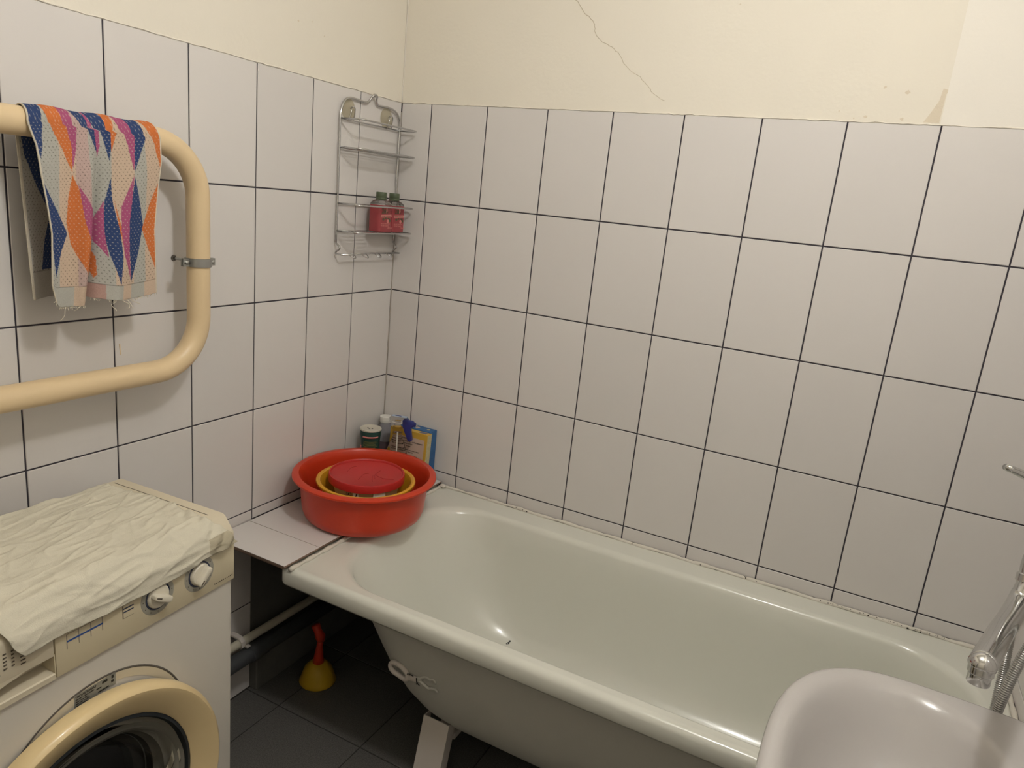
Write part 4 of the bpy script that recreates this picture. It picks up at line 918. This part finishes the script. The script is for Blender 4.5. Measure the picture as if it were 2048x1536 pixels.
for i in range(NU):
    f = i / (NU - 1)
    for j in range(NT):
        t = j / (NT - 1)
        # right edge of cloth wanders on top
        ue = .041 + .006 * math.sin(t * 9 + 1) + .0025 * math.sin(t * 33)
        if t > .80: ue = ue * (1 - ((t - .80) / .20) ** 1.4) + .004 * ((t - .80) / .20) ** 1.4
        u = ue + (U1 - ue) * f
        s1 = sfront(u); s0 = .004 + .004 * math.sin(u * 20); s = s0 + (s1 - s0) * t
        d, z, n = at(s)
        p2 = Vector((u * 9, s * 26, 0)); q2 = Vector((u * 22 + s * 6, s * 60, 3))
        h = .0
        edge = min(1, f / .04) * 1.0
        # long soft wrinkles running across, finer ones by noise
        w1 = noise.noise(p2 + Vector((1.7, 0, 0))); w2 = noise.noise(q2); w3 = noise.noise(Vector((u * 60, s * 130, 7)))
        ridge = (1 - abs(noise.noise(Vector((u * 7 + s * 5, s * 34 - u * 6, 11))) * 2.2)); ridge = max(0, ridge) ** 3
        r2 = max(0, 1 - abs(noise.noise(Vector((u * 13 - s * 9, s * 19 + u * 9, 23)) * 1.0) * 3.0)) ** 3
        h = .0030 + .0036 * w1 + .0020 * w2 + .0009 * w3 + .0030 * ridge + .0026 * r2 * (.5 + w1)
        # broad fold near the front corner on the left and bunch at right corner
        h += .004 * math.exp(-((u - .30) / .05) ** 2 - ((s - seg[1] + .02) / .04) ** 2)
        if u < .09 and s > seg[1] - .06: h += .0035 * (math.sin((s - u) * 160) + 1) * min(1, (.09 - u) / .05)
        h = max(.0006, h)
        if s > seg[1]: h = h * .75 + .0012
        d += n.x * h; z += n.y * h
        # ragged lower edge
        if t > .995: z += .0008 * noise.noise(Vector((u * 90, 0, 0)))
        V.append(mw(u, d, z))
F = [(i * NT + j, (i + 1) * NT + j, (i + 1) * NT + j + 1, i * NT + j + 1) for i in range(NU - 1) for j in range(NT - 1) if True]
# past the machine's left end the cloth drops down
V = [v if (v - O).dot(Uu) < MW + .004 else v - Uu * ((v - O).dot(Uu) - MW - .004) - Zv * ((v - O).dot(Uu) - MW - .004) * 1.6 for v in V]
me_ = obj('fabric', (V, F), [M['cloth'], M['wet']], ct, True)
for p in me_.data.polygons:
    i, j = divmod(p.vertices[0], NT); f = i / (NU - 1); t = j / (NT - 1); u = U0 + (U1 - U0) * f
    if f < .085 + .012 * math.sin(t * 40) and .915 < t: p.material_index = 1
solidify(me_, .0007, 1)

# ------------------------------------------------------------ washbasin (sink) in the foreground
SX, SY, SZ = 1.925, -1.07, 0.822
sk = root('washbasin', 'white ceramic washbasin fixed to the right wall beside the tub', 'sink', (1.70, SY, 0.8))
def dring(z, xl, hw, p=2.6, xr=SX - .002, n=160, cy=SY):
    """D-shaped ring: flat at the wall, superelliptic towards the room"""
    P = []; cx0 = 1.66; L_ = cx0 - xl; hr = hw * .90
    for k in range(30):
        f = k / 30; w_ = hr + (hw - hr) * (1 - (1 - f) ** 2.4); P.append((xr + (cx0 - xr) * f, cy + w_, z))
    for i in range(n + 1):
        a = PI / 2 - PI * i / n
        cx_ = abs(math.cos(a)) ** (2 / p); sy_ = math.copysign(abs(math.sin(a)) ** (2 / p), math.sin(a))
        P.append((cx0 - L_ * cx_, cy + hw * sy_, z))
    for k in range(30):
        f = 1 - k / 30; w_ = hr + (hw - hr) * (1 - (1 - f) ** 2.4); P.append((xr + (cx0 - xr) * f, cy - w_, z))
    P.append((xr, cy - hr, z)); hw = hr
    for k in range(1, 12): P.append((xr, cy - hw + 2 * hw * k / 12, z))
    return P
def iring(z, cx, hx, hy, p, n=240, cy=SY):
    P = []
    for i in range(n + 12):
        a = -PI / 2 + 2 * PI * i / (n + 12)
        P.append((cx - hx * math.copysign(abs(math.cos(a)) ** (2 / p), math.cos(a)), cy - hy * math.copysign(abs(math.sin(a)) ** (2 / p), math.sin(a)), z))
    return P
R1 = [dring(.64, 1.60, .17, 2.2), dring(.70, 1.54, .235, 2.3), dring(.76, 1.49, .280, 2.5), dring(.795, 1.462, .298, 2.7), dring(.808, 1.4515, .3045, 2.7), dring(.8160, 1.4495, .3060, 2.7), dring(.8215, 1.4520, .3045, 2.7), dring(.8245, 1.4570, .3005, 2.7), dring(.8255, 1.4630, .2960, 2.7)]
def resample(ring, n, start):
    pts = [Vector(p) for p in ring]; L_ = [0]
    for a, b in zip(pts, pts[1:] + [pts[0]]): L_.append(L_[-1] + (b - a).length)
    out = []
    for k in range(n):
        s = L_[-1] * k / n
        i = max(0, min(len(pts) - 1, int(np.searchsorted(L_, s, 'right')) - 1)); f = (s - L_[i]) / max(1e-9, L_[i + 1] - L_[i])
        out.append(pts[i].lerp(pts[(i + 1) % len(pts)], f))
    return out
def polar(ring, cx, cy, n=200):
    """re-sample a ring by polar angle so outer and inner rings line up"""
    P = np.array([(p[0] - cx, p[1] - cy) for p in ring]); z = ring[0][2]; ang = np.arctan2(P[:, 1], P[:, 0]); o = np.argsort(ang); ang = ang[o]; r = np.hypot(P[:, 0], P[:, 1])[o]
    ang = np.concatenate([ang - 2 * PI, ang, ang + 2 * PI]); r = np.concatenate([r, r, r]); out = []
    for k in range(n):
        a = -PI + 2 * PI * k / n; rr = float(np.interp(a, ang, r)); out.append((cx + rr * math.cos(a), cy + rr * math.sin(a), z))
    return out
ICX = 1.645
inn = [(.8255, 1.632, .1620, .2860, 2.4), (.8242, 1.632, .1570, .2800, 2.35), (.8205, 1.633, .1525, .2730, 2.3), (.813, 1.634, .1480, .2640, 2.25), (.80, 1.636, .1430, .2530, 2.2), (.78, 1.640, .1400, .2380, 2.15), (.755, 1.642, .130, .220, 2.1), (.73, 1.645, .117, .195, 2.05), (.708, 1.648, .098, .158, 2.0), (.692, 1.653, .073, .110, 2.0), (.682, 1.657, .048, .065, 2.0), (.679, 1.66, .03, .035, 2.0)]
rings = [polar(r, ICX, SY) for r in R1] + [polar(iring(z, cx, hx, hy, p), ICX, SY) for z, cx, hx, hy, p in inn]
bm = loft(rings, True, True); bmesh.ops.recalc_face_normals(bm, faces=bm.faces[:])
sko = obj('bowl', bm, M['ceramic'], sk, True)
obj('drain', lathe([(0, .001), (.014, .001), (.018, .003), (.028, .003), (.030, 0), (0, 0)], (1.66, SY, .6785), n=28), M['chrome'], sk, 'auto')
obj('trap', tube(cath([(1.66, SY, .645), (1.66, SY, .55), (1.69, SY, .50), (1.74, SY, .50), (1.76, SY, .54), (1.80, SY, .56), (1.92, SY, .56)], 6), .018, 16), M['white'], sk, True)

# ------------------------------------------------------------ mixer tap with long spout, lever and shower hose
tp = root('mixer_tap', 'chrome wall mixer tap with a long spout, right of the bath', 'tap', (1.925, -.66, 1.08))
body_y0, body_y1 = -.70, -.52
obj('body', lathe([(0, -.085), (.022, -.085), (.025, -.08), (.025, .08), (.022, .085), (0, .085)], (1.845, -.605, 1.085), (0, 1, 0), 32), M['chrome'], tp, 'auto')
for yy in (-.675, -.535):
    obj('wall_flange', lathe([(0, 0), (.032, 0), (.030, .008), (.018, .014), (.015, .05), (.015, .075), (0, .075)], (1.923, yy, 1.085), (-1, 0, 0), 28), M['chrome'], tp, 'auto')
obj('cartridge', lathe([(0, 0), (.024, 0), (.026, .03), (.022, .05), (0, .058)], (1.835, -.605, 1.09), (-.55, -.1, .8), 28), M['chrome'], tp, 'auto')
obj('lever', tube(cath([(1.803, -.610, 1.135), (1.785, -.632, 1.155), (1.745, -.660, 1.178), (1.706, -.680, 1.193)], 6), lambda t: .010 - .0045 * t, 14, sx=1.5), M['chrome'], tp, True)
spn = obj('spout_base', tube(cath([(1.845, -.60, 1.075), (1.820, -.612, 1.075), (1.800, -.622, 1.065), (1.789, -.632, 1.035), (1.788, -.642, 1.000), (1.783, -.652, .975)], 6), .0175, 20), M['chrome'], tp, True)
obj('swivel_nut', lathe([(.018, -.008), (.0205, -.006), (.0205, .006), (.018, .008)], (1.7885, -.640, 1.003), (.02, .28, 1), 24), M['chrome'], tp, 'auto')
sp_end = Vector((1.6985, -.925, .972))
obj('spout', tube(cath([(1.783, -.650, .978), (1.776, -.668, .966), (1.757, -.73, .964), (1.735, -.80, .967), (1.715, -.87, .971), tuple(sp_end)], 6), lambda t: .0165 + .0005 * t, 22, sx=1.05), M['chrome'], tp, True)
bm = bmesh.new(); bmesh.ops.create_uvsphere(bm, u_segments=22, v_segments=12, radius=.0172); bmesh.ops.translate(bm, verts=bm.verts, vec=sp_end)
obj('spout_tip', bm, M['chrome'], tp, True)
obj('aerator', lathe([(0, -.022), (.0135, -.022), (.0145, -.020), (.0145, -.008), (.0165, -.006), (.0165, .006), (0, .006)], sp_end + Vector((0, -.001, -.006)), (.0, .12, 1), 28), M['chrome'], tp, 'auto')
def hose(pts, r, name):
    P = cath(pts, 60); L_ = sum((b - a).length for a, b in zip(P, P[1:])); n_ = int(L_ / .0034)
    return obj(name, tube(P, lambda t: r * (1 + .09 * math.cos(2 * PI * n_ * t)), 12), M['hose'], tp, True)
h1 = [(1.845, -.56, 1.062), (1.838, -.555, 1.0), (1.815, -.553, .93), (1.805, -.552, .875), (1.800, -.60, .80), (1.790, -.68, .66), (1.782, -.745, .56), (1.778, -.752, .52), (1.774, -.7505, .56)]
h2 = [(1.774, -.7505, .56), (1.770, -.750, .68), (1.770, -.7535, .80), (1.772, -.7555, .845), (1.778, -.748, .885), (1.789, -.735, .925), (1.812, -.718, .99), (1.845, -.70, 1.08), (1.875, -.69, 1.20), (1.900, -.685, 1.32)]
def dense(pts, k): return [tuple(p) for p in cath(pts, k)]
def hose2(pts, r):
    P = cath(pts, 90); L_ = sum((b - a).length for a, b in zip(P, P[1:]))
    # even spacing at 0.9 mm
    out = [P[0]]; acc = 0; step = .0009
    for a, b in zip(P, P[1:]):
        d = (b - a).length; s = step - acc
        while s <= d: out.append(a.lerp(b, s / d)); s += step
        acc = (acc + d) % step if d else acc
    N_ = len(out); bm = bmesh.new()
    rad = lambda t: r * (1 + .10 * math.cos(2 * PI * (t * (N_ - 1)) / 4))
    return obj('shower_hose', tube(out, rad, 12), M['hose'], tp, True)
hose2(h1, .0075); hose2(h2, .0078)
obj('shower_head', lathe([(0, 0), (.012, 0), (.013, .09), (.016, .12), (.035, .16), (.036, .17), (0, .172)], (1.900, -.685, 1.31), (-.25, .0, 1), 24), M['chrome'], tp, 'auto')
